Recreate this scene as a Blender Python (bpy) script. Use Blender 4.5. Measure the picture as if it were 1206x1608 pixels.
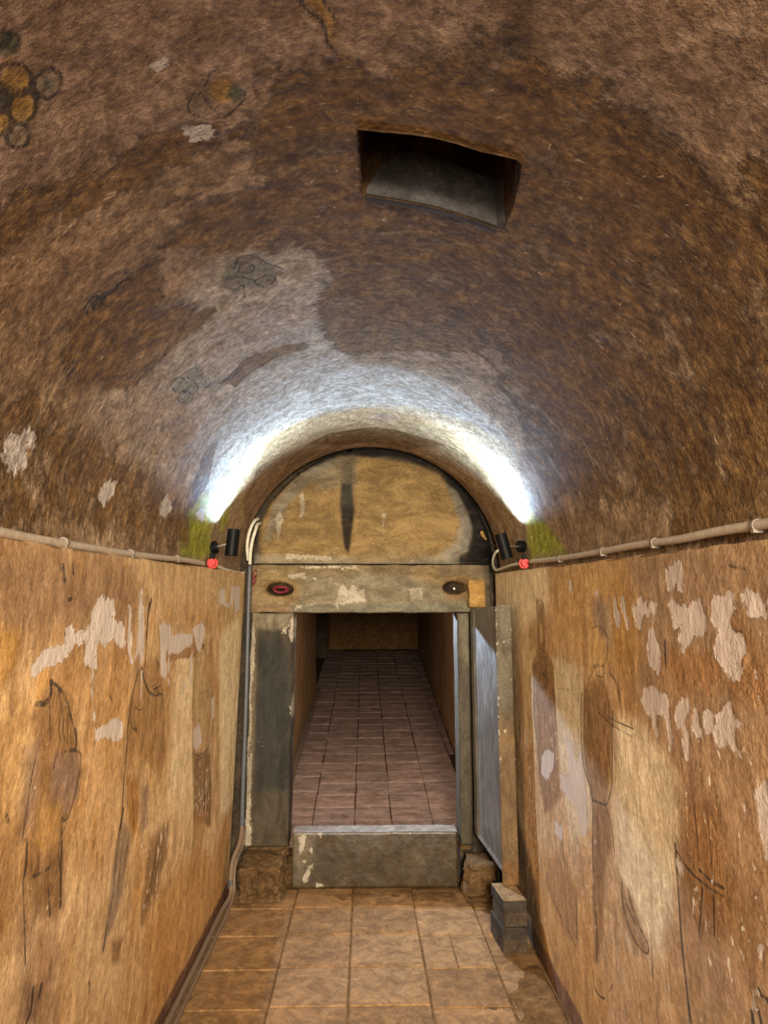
import bpy, bmesh, math, random
import numpy as np
from mathutils import Vector, Matrix
for o in list(bpy.data.objects): bpy.data.objects.remove(o)
scn = bpy.context.scene; col = scn.collection
random.seed(7); rng = np.random.RandomState(11)
# ---------------------------------------------------------------- camera
FPX = 1072.0; IW, IH = 1206, 1608
PITCH = math.atan((985-804)/FPX); YAW = math.atan(31/FPX)
cd = bpy.data.cameras.new('camera'); cam = bpy.data.objects.new('camera', cd); col.objects.link(cam)
cd.sensor_fit = 'VERTICAL'; cd.sensor_height = 36.0; cd.lens = FPX/IH*36.0; cd.clip_start = .02
cam.rotation_euler = (math.pi/2+PITCH, 0, -YAW); cam.location = (0, 0, 0)
scn.camera = cam
# ---------------------------------------------------------------- world, exposure, lights
w = bpy.data.worlds.new('world'); scn.world = w; w.use_nodes = True
w.node_tree.nodes['Background'].inputs[0].default_value = (.9, .85, .8, 1); w.node_tree.nodes['Background'].inputs[1].default_value = 0.0
scn.view_settings.view_transform = 'Standard'; scn.view_settings.look = 'None'
scn.view_settings.gamma = 1; scn.view_settings.use_curve_mapping = False
scn.view_settings.exposure = 0.0
def lamp(name, kind, loc, target, power, color, size=.3, spot=None, blend=.3, size_y=None):
    d = bpy.data.lights.new(name, kind); o = bpy.data.objects.new(name, d); col.objects.link(o)
    o.location = loc; d.energy = power; d.color = color
    if kind == 'AREA':
        d.size = size
        if size_y: d.shape = 'RECTANGLE'; d.size_y = size_y
    else: d.shadow_soft_size = size
    if spot: d.spot_size = math.radians(spot); d.spot_blend = blend
    o.rotation_euler = (Vector(target)-Vector(loc)).to_track_quat('-Z', 'Y').to_euler()
    return o
# unseen fill lights added behind the camera to brighten the corridor
lamp('fill_spot', 'SPOT', (.30, -1.5, .30), (-.05, 4.2, -.55), 2050, (1, .86, .66), .35, 52, .9)
lamp('fill_area', 'AREA', (.04, -1.6, -.1), (.04, 4.0, -.8), 54, (1, .88, .72), 1.3, size_y=1.4)
# lamp high behind the lintel in the sloping passage: its light falls back through the doorway
lamp('ramp_lamp', 'SPOT', (-.52, 6.3, .50), (.80, 4.0, -.05), 560, (.60, .77, 1), .035, 96, .9)
lamp('ramp_light', 'POINT', (.1, 5.7, .45), (.1, 6.3, -1.6), 22, (1, .88, .78), .15)
lamp('ramp_light', 'AREA', (.1, 5.25, .3), (.1, 6.3, -1.6), 18, (1, .88, .84), .5)
# ---------------------------------------------------------------- projection helpers
cy, sy = math.cos(YAW), math.sin(YAW); cp, sp = math.cos(PITCH), math.sin(PITCH)
def ray(x, y):
    a = (x-603)/FPX; b = -(y-804)/FPX
    Y = cp-b*sp; Z = sp+b*cp
    return Vector((a*cy+Y*sy, -a*sy+Y*cy, Z))
def aX(x, y, X): r = ray(x, y); return r*(X/r.x)
def aY(x, y, Y): r = ray(x, y); return r*(Y/r.y)
def aZ(x, y, Z): r = ray(x, y); return r*(Z/r.z)
FL = -1.64; XC, RV = .045, .885
def zs(Y): return .195+.0535*(Y-1.5)
def aV(x, y):
    r = ray(x, y); lo, hi = .2, None; t = .2
    while t < 9:
        q = r*t; h = q.z-zs(q.y)
        d = math.hypot(q.x-XC, h)-RV if h > 0 else abs(q.x-XC)-RV
        if d > 0: break
        t += .01
    q = r*(t-.005); return q.y, math.atan2(q.z-zs(q.y), q.x-XC)*RV
# ---------------------------------------------------------------- numpy noise
def vnoise(u, v, seed):
    r = np.random.RandomState(seed); T = r.rand(256, 256)
    iu = np.floor(u).astype(int); iv = np.floor(v).astype(int); fu = u-iu; fv = v-iv
    fu = fu*fu*(3-2*fu); fv = fv*fv*(3-2*fv)
    a = T[iu % 256, iv % 256]; b = T[(iu+1) % 256, iv % 256]; c = T[iu % 256, (iv+1) % 256]; d = T[(iu+1) % 256, (iv+1) % 256]
    return (a*(1-fu)+b*fu)*(1-fv)+(c*(1-fu)+d*fu)*fv
def fbm(u, v, seed, octv=4):
    s = 0; a = .5; f = 1.
    for k in range(octv):
        s = s+a*(vnoise(u*f+17.3*k, v*f+9.1*k, seed+k)-.5)*2; a *= .5; f *= 2.03
    return s
# ---------------------------------------------------------------- materials
def lin(c):
    return tuple(((x/255)/12.92 if x/255 <= .04045 else ((x/255+.055)/1.055)**2.4) for x in c)
class NT:
    def __init__(s, name):
        s.m = bpy.data.materials.new(name); s.m.use_nodes = True; s.t = s.m.node_tree
        s.t.nodes.clear(); s.out = s.t.nodes.new('ShaderNodeOutputMaterial'); s.b = s.t.nodes.new('ShaderNodeBsdfPrincipled')
        s.t.links.new(s.b.outputs[0], s.out.inputs[0]); s.pos = None
    def put(s, sock, v):
        if isinstance(v, bpy.types.NodeSocket): s.t.links.new(v, sock)
        elif isinstance(v, tuple) and len(v) == 3 and sock.type == 'RGBA': sock.default_value = (*v, 1)
        else: sock.default_value = v
    def coord(s, scale=(1, 1, 1), kind='Object'):
        tc = s.t.nodes.new('ShaderNodeTexCoord'); mp = s.t.nodes.new('ShaderNodeMapping')
        s.t.links.new(tc.outputs[kind], mp.inputs[0]); mp.inputs['Scale'].default_value = scale; return mp.outputs[0]
    def world(s, scale=(1, 1, 1)):
        g_ = s.t.nodes.new('ShaderNodeNewGeometry'); mp = s.t.nodes.new('ShaderNodeMapping')
        s.t.links.new(g_.outputs['Position'], mp.inputs[0]); mp.inputs['Scale'].default_value = scale; return mp.outputs[0]
    def noise(s, vec, scale, detail=5, rough=.6, dist=0):
        n = s.t.nodes.new('ShaderNodeTexNoise'); s.t.links.new(vec, n.inputs['Vector'])
        n.inputs['Scale'].default_value = scale; n.inputs['Detail'].default_value = detail
        n.inputs['Roughness'].default_value = rough; n.inputs['Distortion'].default_value = dist
        return n.outputs[0]
    def math(s, op, a, b=0., c=0., clamp=False):
        n = s.t.nodes.new('ShaderNodeMath'); n.operation = op; n.use_clamp = clamp
        s.put(n.inputs[0], a); s.put(n.inputs[1], b); s.put(n.inputs[2], c); return n.outputs[0]
    def step(s, v, a, b, lo=0., hi=1.):
        n = s.t.nodes.new('ShaderNodeMapRange'); n.interpolation_type = 'SMOOTHSTEP'
        s.put(n.inputs[0], v); n.inputs[1].default_value = a; n.inputs[2].default_value = b
        n.inputs[3].default_value = lo; n.inputs[4].default_value = hi; return n.outputs[0]
    def mix(s, f, a, b, mode='MIX'):
        n = s.t.nodes.new('ShaderNodeMix'); n.data_type = 'RGBA'; n.blend_type = mode
        s.put(n.inputs[0], f); s.put(n.inputs[6], a); s.put(n.inputs[7], b); return n.outputs[2]
    def attr(s, name, out='Fac'):
        n = s.t.nodes.new('ShaderNodeAttribute'); n.attribute_name = name; return n.outputs[out]
    def bump(s, h, strength, dist, prev=None):
        n = s.t.nodes.new('ShaderNodeBump'); n.inputs['Strength'].default_value = strength; n.inputs['Distance'].default_value = dist
        s.put(n.inputs['Height'], h)
        if prev: s.t.links.new(prev, n.inputs['Normal'])
        return n.outputs[0]
def plaster(name, c1, c2, c3, clay1, clay2, white, stretch, fleckcol, rough=.85, linecol=(.035, .025, .018), bumpd=.006, spec=.25, wvr=(.72, .67, .60, 1.22), grit=0, drip=.55):
    n = NT(name); Q = n.coord(); mp = n.t.nodes.new('ShaderNodeMapping'); n.t.links.new(n.attr('uvp', 'Vector'), mp.inputs[0]); mp.inputs['Scale'].default_value = stretch; P = mp.outputs[0]
    big = n.noise(P, 1.6, 5, .6, .4); med = n.noise(P, 7, 6, .65, .6); fine = n.noise(Q, 60, 5, .7); streak = n.noise(P, 22, 4, .7, .3); ev = n.noise(Q, 17, 6, .75, .2)
    base = n.mix(n.step(big, .38, .62), c1, c2)
    base = n.mix(n.step(med, .45, .75), base, c3)
    base = n.mix(n.step(streak, .35, .75, 0, .28), base, n.mix(.5, c1, clay1))
    tint = n.attr('tint', 'Color'); ta = n.attr('tint', 'Alpha')
    ta2 = n.math('MULTIPLY', ta, n.step(n.math('ADD', n.math('MULTIPLY', ev, .5), n.math('MULTIPLY', streak, .5)), .3, .6, .68, 1.1), clamp=True)
    # broad value variation and brushy wear
    wv = n.math('ADD', n.math('MULTIPLY', n.noise(P, 9, 7, .72, 1.0), .5), n.math('MULTIPLY', n.noise(Q, 5, 8, .78, .4), .5)); base = n.mix(1, base, n.mix(n.step(wv, .32, .68), wvr[:3], (wvr[3],)*3), 'MULTIPLY')
    cr = n.math('ABSOLUTE', n.math('SUBTRACT', n.noise(P, 9, 5, .6, 1.5), .5)); crm = n.step(cr, .0, .012, .45, 0)
    base = n.mix(n.math('MULTIPLY', crm, n.step(wv, .5, .4)), base, (.07, .04, .02))
    # long drips and scratches running down the surface
    def P2(a, b):
        mq = n.t.nodes.new('ShaderNodeMapping'); n.t.links.new(n.attr('uvp', 'Vector'), mq.inputs[0]); mq.inputs['Scale'].default_value = (a, b, 1); return mq.outputs[0]
    d1 = n.noise(P2(30, 3.2), 1, 7, .75, .7); d2 = n.noise(P2(14, 2.5), 1.3, 6, .7, 1.1); pt = n.noise(Q, 2.3, 3, .6)
    base = n.mix(n.math('MULTIPLY', n.step(d1, .55, .66, 0, drip), n.step(pt, .4, .6, .25, 1)), base, n.mix(.35, c2, fleckcol))
    base = n.mix(n.math('MULTIPLY', n.step(d2, .56, .68, 0, drip*1.1), n.step(pt, .6, .4, .25, 1)), base, clay1)
    bl_ = n.noise(Q, 3.4, 6, .7, .8); base = n.mix(n.step(bl_, .54, .68, 0, .45), base, c3); base = n.mix(n.step(bl_, .46, .32, 0, .35), base, tuple(min(1, x*1.12) for x in c2))
    base = n.mix(ta2, base, tint)
    # exposed clay
    br = n.math('ADD', n.attr('clay'), n.math('MULTIPLY', n.math('SUBTRACT', n.math('ADD', n.math('MULTIPLY', med, .55), n.math('MULTIPLY', ev, .45)), .5), 4.0))
    bm = n.step(br, -.15, .15)
    clay = n.mix(n.step(streak, .3, .7), clay1, clay2)
    clay = n.mix(n.step(ev, .55, .8, 0, .5), clay, c2)
    base = n.mix(n.math('MULTIPLY', bm, .85), base, clay)
    wv2 = n.noise(P2(16, 3), 1, 7, .75, .8); base = n.mix(1, base, n.mix(n.step(wv2, .36, .64), (.92, .90, .86) if grit else (.87, .84, .79), (1.06, 1.06, 1.05) if grit else (1.10, 1.10, 1.09)), 'MULTIPLY')
    iso = n.noise(Q, 13, 8, .8, .6); base = n.mix(1, base, n.mix(n.step(iso, .38, .62), (.66, .61, .54) if grit else (.82, .78, .72), (1.16, 1.16, 1.15)), 'MULTIPLY')
    # fine value grain
    base = n.mix(1, base, n.mix(n.step(fine, .3, .75), (.68, .66, .63) if grit else (.80, .79, .77), (1.24, 1.23, 1.2) if grit else (1.16, 1.15, 1.14)), 'MULTIPLY')
    # mural lines
    ln = n.step(n.math('ADD', n.attr('stroke'), n.math('MULTIPLY', n.math('SUBTRACT', fine, .5), .006)), -.0016, .0018)
    ln = n.math('MULTIPLY', ln, n.step(ev, .33, .52, .25, .88))
    base = n.mix(ln, base, linecol)
    # lime patches
    wh = n.math('ADD', n.attr('white'), n.math('ADD', n.math('MULTIPLY', n.math('SUBTRACT', ev, .5), .045), n.math('ADD', n.math('MULTIPLY', n.math('SUBTRACT', streak, .5), .05), n.math('MULTIPLY', n.math('SUBTRACT', fine, .5), .03))))
    wm = n.step(wh, -.0008, .0012)
    wcol = n.mix(n.step(med, .3, .7), white, tuple(x*.8 for x in white))
    base = n.mix(n.math('MULTIPLY', wm, .93), base, wcol)
    # chipped flecks
    fl = n.math('ADD', n.noise(P, 34, 3, .5, .8), n.math('MULTIPLY', n.attr('fleck'), .12))
    fm = n.step(fl, .742, .765)
    base = n.mix(n.math('MULTIPLY', fm, .8), base, fleckcol)
    if grit:
        g2 = n.noise(Q, 30, 7, .8, .8); base = n.mix(1, base, n.mix(n.step(g2, .36, .62), (.68, .64, .58), (1.15, 1.14, 1.12)), 'MULTIPLY')
    dk = n.step(n.noise(P, 41, 4, .6, .5), .66 if grit else .69, .72); base = n.mix(n.math('MULTIPLY', dk, .6), base, (.05, .03, .018))
    n.put(n.b.inputs['Base Color'], base); n.put(n.b.inputs['Roughness'], n.step(fine, .3, .7, rough, rough-.12)); n.b.inputs['Specular IOR Level'].default_value = spec
    h = n.math('ADD', n.math('MULTIPLY', ev, 1.0), n.math('MULTIPLY', fine, .35))
    h = n.math('ADD', h, n.math('MULTIPLY', wm, .35)); h = n.math('ADD', h, n.math('MULTIPLY', fm, -.4))
    h = n.math('ADD', h, n.math('MULTIPLY', n.math('MULTIPLY', bm, streak), .8)); h = n.math('ADD', h, n.math('MULTIPLY', med, .8))
    n.put(n.b.inputs['Normal'], n.bump(h, .9, bumpd)); return n.m
def stone(name, c1, c2, c3, rough=.7, spec=.3, scale=1., bumpd=.004, streaks=(1, 1, 1), painted=False, coat=0, speck=None):
    n = NT(name); Q = n.world(); P = n.world(streaks)
    a = n.noise(P, 3*scale, 6, .65, .4); b = n.noise(P, 14*scale, 6, .7, .3); f = n.noise(Q, 90*scale, 4, .7)
    base = n.mix(n.step(a, .35, .65), c1, c2); base = n.mix(n.step(b, .5, .72, 0, .8), base, c3)
    if painted:
        ta = n.math('MULTIPLY', n.attr('tint', 'Alpha'), n.step(b, .3, .6, .88, 1.1), clamp=True); base = n.mix(ta, base, n.attr('tint', 'Color'))
        wh = n.step(n.math('ADD', n.attr('white'), n.math('ADD', n.math('MULTIPLY', n.math('SUBTRACT', n.noise(Q, 45, 5, .75), .5), .05), n.math('MULTIPLY', n.math('SUBTRACT', b, .5), .05))), -.001, .004)
        base = n.mix(n.math('MULTIPLY', wh, .8), base, (.42, .37, .29))
    wv = n.noise(P, 6*scale, 8, .78, .5); base = n.mix(1, base, n.mix(n.step(wv, .36, .66), (.58, .55, .5), (1.25, 1.25, 1.22)), 'MULTIPLY')
    base = n.mix(1, base, n.mix(n.step(f, .3, .75), (.75, .75, .75), (1.2, 1.2, 1.2)), 'MULTIPLY')
    if speck:
        sm = n.step(n.noise(Q, 75, 2, .5), .74, .77); base = n.mix(n.math('MULTIPLY', sm, .7), base, speck)
    n.put(n.b.inputs['Base Color'], base); n.put(n.b.inputs['Roughness'], n.step(b, .3, .7, rough-.08, rough+.08)); n.b.inputs['Specular IOR Level'].default_value = spec
    n.b.inputs['Coat Weight'].default_value = coat
    h = n.math('ADD', n.math('MULTIPLY', b, 1.), n.math('MULTIPLY', f, .4)); n.put(n.b.inputs['Normal'], n.bump(h, .8, bumpd)); return n.m
def plain(name, c, rough=.5, metal=0, emit=0, spec=.5, var=.15):
    n = NT(name); q = n.noise(n.coord(), 60, 4, .6); d = tuple(x*(1-var) for x in c); e = tuple(min(1, x*(1+var)) for x in c)
    cc = n.mix(n.step(q, .3, .7), d, e); n.put(n.b.inputs['Base Color'], cc); n.b.inputs['Roughness'].default_value = rough
    n.b.inputs['Metallic'].default_value = metal; n.b.inputs['Specular IOR Level'].default_value = spec
    if emit: n.b.inputs['Emission Color'].default_value = (.85, .93, 1, 1); n.b.inputs['Emission Strength'].default_value = emit
    n.put(n.b.inputs['Normal'], n.bump(q, .15, .001)); return n.m
M = {}
M['wallL'] = plaster('left_wall_plaster', (.50, .31, .145), (.62, .44, .25), (.52, .29, .10), (.30, .155, .055), (.38, .20, .08), (.66, .56, .49), (1.3, .55, 1), (.78, .64, .46))
M['wallR'] = plaster('right_wall_plaster', (.48, .30, .15), (.60, .42, .25), (.50, .29, .115), (.28, .14, .055), (.36, .19, .085), (.62, .50, .42), (1.3, .55, 1), (.78, .66, .52))
M['vault'] = plaster('vault_plaster', (.30, .205, .13), (.37, .27, .185), (.26, .165, .085), (.10, .052, .015), (.26, .15, .055), (.62, .55, .50), (1.35, .8, 1), (.50, .38, .26), bumpd=.018, wvr=(.58, .53, .46, 1.34), grit=1, drip=.38)
M['ramp'] = plaster('ramp_wall_plaster', (.36, .23, .12), (.42, .29, .17), (.33, .20, .09), (.22, .12, .05), (.28, .17, .075), (.5, .4, .3), (9, 1.2, 1), (.5, .4, .3))
M['stone'] = stone('grey_limestone', (.052, .039, .023), (.026, .022, .016), (.095, .071, .042), .7, .25, 1, .004, (1.5, 1.5, .6), True, speck=(.5, .46, .38))
M['lintel'] = stone('stained_limestone', (.215, .145, .07), (.14, .105, .058), (.29, .235, .155), .8, .18, 1, .006, (.7, 1, 1.4), True, speck=(.5, .46, .38))
M['threshold'] = stone('polished_threshold_stone', (.068, .043, .017), (.045, .030, .014), (.09, .06, .028), .34, .7, 1.2, .003, (1, 1, 1), True)
M['thtop'] = stone('lit_threshold_top', (.34, .30, .27), (.28, .25, .22), (.40, .36, .33), .4, .6, 2, .002)  # pale tone paints the passage lamp's light onto the top face
M['leaf'] = stone('polished_door_stone', (.20, .185, .175), (.15, .14, .13), (.27, .25, .235), .38, .6, 1.4, .002, (1.5, 1.5, .5), True, speck=(.5, .46, .38))
M['rough'] = stone('rough_brown_stone', (.16, .095, .04), (.11, .062, .026), (.25, .16, .075), .9, .2, 1.5, .014)
M['tile'] = [stone('floor_tile_%s' % k, c, tuple(x*.8 for x in c), tuple(min(1, x*1.35) for x in c), .85, .25, 1.6, .006) for k, c in
             (('tan', (.36, .205, .09)), ('brown', (.32, .18, .075)), ('pale', (.39, .23, .105)))]
M['rtile'] = [stone('ramp_tile_%s' % k, c, tuple(x*.82 for x in c), (.17, .085, .055), .8, .25, 1.3, .006, (.6, 1.4, 1)) for k, c in
              (('rose', (.31, .22, .185)), ('grey', (.29, .21, .18)), ('pink', (.33, .23, .19)))]
M['dust'] = stone('packed_earth', (.22, .125, .05), (.17, .09, .035), (.29, .18, .085), .95, .1, 2, .01)
M['rdust'] = stone('dark_joint_earth', (.07, .035, .02), (.05, .025, .015), (.12, .07, .04), .95, .1, 2, .01)
M['brick'] = stone('grey_brick', (.055, .043, .034), (.04, .032, .026), (.085, .066, .048), .85, .2, 2, .004)
M['pbrick'] = stone('weathered_brick', (.085, .062, .042), (.065, .046, .032), (.12, .09, .06), .85, .2, 2, .004)
M['bricktop'] = stone('tan_brick', (.36, .24, .12), (.30, .19, .09), (.42, .30, .17), .85, .2, 2, .004)
M['ybrick'] = stone('ochre_brick', (.42, .25, .085), (.36, .20, .06), (.46, .30, .13), .9, .2, 2, .008)
M['cement'] = stone('shaft_cement', (.10, .09, .09), (.07, .066, .067), (.13, .12, .12), .8, .3, 1, .004)
M['clip'] = plain('dull_clip', (.17, .14, .11), .6)
M['pipe'] = plain('beige_conduit', (.42, .34, .255), .45)
M['hose'] = plain('cream_hose', (.60, .56, .43), .5)
M['greypipe'] = plain('grey_conduit', (.075, .08, .09), .5)
M['brownpipe'] = plain('dusty_conduit', (.15, .10, .06), .7)
M['black'] = plain('black_enamel', (.003, .003, .0035), .5, spec=.12)
M['steel'] = plain('brushed_steel', (.5, .48, .45), .35, 1)
M['red'] = plain('red_plastic', (.50, .010, .007), .45)
M['wire_red'] = plain('red_cable', (.16, .006, .016), .4)
M['wire'] = plain('dark_wire', (.03, .02, .015), .6)
M['lens'] = plain('lit_lamp_lens', (.8, .85, .9), .3, emit=14)
M['glass'] = plain('clear_lens_rim', (.75, .78, .8), .2)
# ---------------------------------------------------------------- object helpers
def tag(o, label=None, cat=None, group=None, kind=None):
    if label: o['label'] = label
    if cat: o['category'] = cat
    if group: o['group'] = group
    if kind: o['kind'] = kind
    return o
def link(name, me, m, parent=None):
    o = bpy.data.objects.new(name, me); col.objects.link(o); o.parent = parent
    if m and not me.materials: me.materials.append(m)
    return o
def empty(name, loc):
    o = bpy.data.objects.new(name, None); col.objects.link(o); o.location = loc; o.empty_display_size = .1; return o
def child_at(o, parent):     # parent while keeping the world place (parents here are unrotated empties or meshes at their location)
    o.parent = parent; o.location = Vector(o.location)-Vector(parent.location); return o
def tube(name, pts, r, m, n=12, parent=None, smooth=True, rib=0, caps=True):
    P = [Vector(p) for p in pts]
    if len(P) > 2:                       # Catmull-Rom
        Q = []
        E_ = [P[0]*2-P[1]]+P+[P[-1]*2-P[-2]]
        for i in range(1, len(E_)-2):
            L_ = (E_[i+1]-E_[i]).length; k = max(2, int(L_/(.25*.1))) if L_ < 1 else 14
            k = min(k, 16)
            for j in range(k):
                t = j/k; a, b, c, d = E_[i-1], E_[i], E_[i+1], E_[i+2]
                Q.append(.5*((2*b)+(c-a)*t+(2*a-5*b+4*c-d)*t*t+(3*b-a-3*c+d)*t**3))
        Q.append(P[-1]); P = Q
    if rib:                              # corrugated
        Q = [P[0]]; acc = 0
        for a, b in zip(P, P[1:]):
            L_ = (b-a).length; k = max(1, int(round(L_/rib)))
            for j in range(1, k+1): Q.append(a.lerp(b, j/k))
        P = Q
    vs, fs = [], []; T = (P[1]-P[0]).normalized(); N = T.orthogonal().normalized()
    for i, p in enumerate(P):
        t = (P[min(i+1, len(P)-1)]-P[max(i-1, 0)]).normalized(); N = (N-t*N.dot(t)).normalized(); B = t.cross(N)
        rr = r*(1.0 if not rib or i % 2 else .86)
        for k in range(n):
            a = 2*math.pi*k/n; vs.append(p+(N*math.cos(a)+B*math.sin(a))*rr)
    for i in range(len(P)-1):
        for k in range(n):
            a = i*n+k; b = i*n+(k+1) % n; fs.append((a, b, b+n, a+n))
    if caps: fs.append(tuple(range(n))[::-1]); fs.append(tuple(range((len(P)-1)*n, len(P)*n)))
    c = P[0].copy()
    if parent: c = Vector(parent.matrix_local.translation) if not parent.parent else Vector(parent['wl'])
    me = bpy.data.meshes.new(name); me.from_pydata([v-c for v in vs], [], fs)
    if smooth: me.polygons.foreach_set('use_smooth', [len(p.vertices) == 4 for p in me.polygons])
    me.update(); o = link(name, me, m, parent)
    if not parent: o.location = c
    o['wl'] = tuple(c); return o
def solid(name, bm, m, loc, parent=None, smooth=False):
    """bm in world coordinates -> object whose origin is loc"""
    bmesh.ops.recalc_face_normals(bm, faces=bm.faces)
    for v in bm.verts: v.co -= Vector(loc)
    me = bpy.data.meshes.new(name); bm.to_mesh(me); bm.free()
    if smooth: me.polygons.foreach_set('use_smooth', [True]*len(me.polygons))
    o = link(name, me, m, parent)
    pl = Vector(parent['wl']) if parent is not None and 'wl' in parent else (Vector(parent.location) if parent is not None else Vector((0, 0, 0)))
    o.location = Vector(loc)-pl; o['wl'] = tuple(loc); return o
def hexa(p, bev=.004, seg=1):
    """8 corners: bottom 4 (ccw), top 4"""
    bm = bmesh.new(); v = [bm.verts.new(q) for q in p]
    for f in ((3, 2, 1, 0), (4, 5, 6, 7), (0, 1, 5, 4), (1, 2, 6, 5), (2, 3, 7, 6), (3, 0, 4, 7)): bm.faces.new([v[i] for i in f])
    if bev: bmesh.ops.bevel(bm, geom=bm.edges[:], offset=bev, segments=seg, affect='EDGES', profile=.5)
    return bm
def boxp(x0, x1, y0, y1, z0, z1):
    return [(x0, y0, z0), (x1, y0, z0), (x1, y1, z0), (x0, y1, z0), (x0, y0, z1), (x1, y0, z1), (x1, y1, z1), (x0, y1, z1)]
def cyl(a, b, r, n=24, r2=None, bev=0):
    a, b = Vector(a), Vector(b); bm = bmesh.new()
    bmesh.ops.create_cone(bm, cap_ends=True, segments=n, radius1=r, radius2=r if r2 is None else r2, depth=(b-a).length)
    if bev: bmesh.ops.bevel(bm, geom=[e for e in bm.edges if abs(e.verts[0].co.z-e.verts[1].co.z) < 1e-6], offset=bev, segments=2, affect='EDGES', profile=.5)
    q = (b-a).to_track_quat('Z', 'Y').to_matrix().to_4x4(); q.translation = (a+b)/2; bmesh.ops.transform(bm, matrix=q, verts=bm.verts); return bm
def roughbox(corners, amp, cell, seed, keep_top=False):
    bm = hexa(corners, .02, 2)
    L_ = max((Vector(corners[0])-Vector(corners[6])).length, .1)
    while True:
        es = [e for e in bm.edges if e.calc_length() > cell]
        if not es or len(bm.verts) > 9000: break
        bmesh.ops.subdivide_edges(bm, edges=es, cuts=1, use_grid_fill=True)
        bmesh.ops.triangulate(bm, faces=[f for f in bm.faces if len(f.verts) > 4])
        if len(bm.verts) > 2500: break
    bm.normal_update(); cz = sum(v.co.z for v in bm.verts)/len(bm.verts); zt = max(c[2] for c in corners)
    zb = min(c[2] for c in corners)
    us = np.array([v.co.x*9+v.co.y*13 for v in bm.verts]); ws = np.array([v.co.z*11-v.co.y*7 for v in bm.verts])
    d = fbm(us+5, ws+40, seed, 4)
    for v, k in zip(bm.verts, d):
        a = amp*(.25 if keep_top and v.co.z > zt-.012 else 1)*(.3 if v.co.z < zb+.01 else 1)
        nz = v.normal.copy(); nz.z *= .3
        v.co += nz*(k*1.6-.35)*a
    return bm
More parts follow.
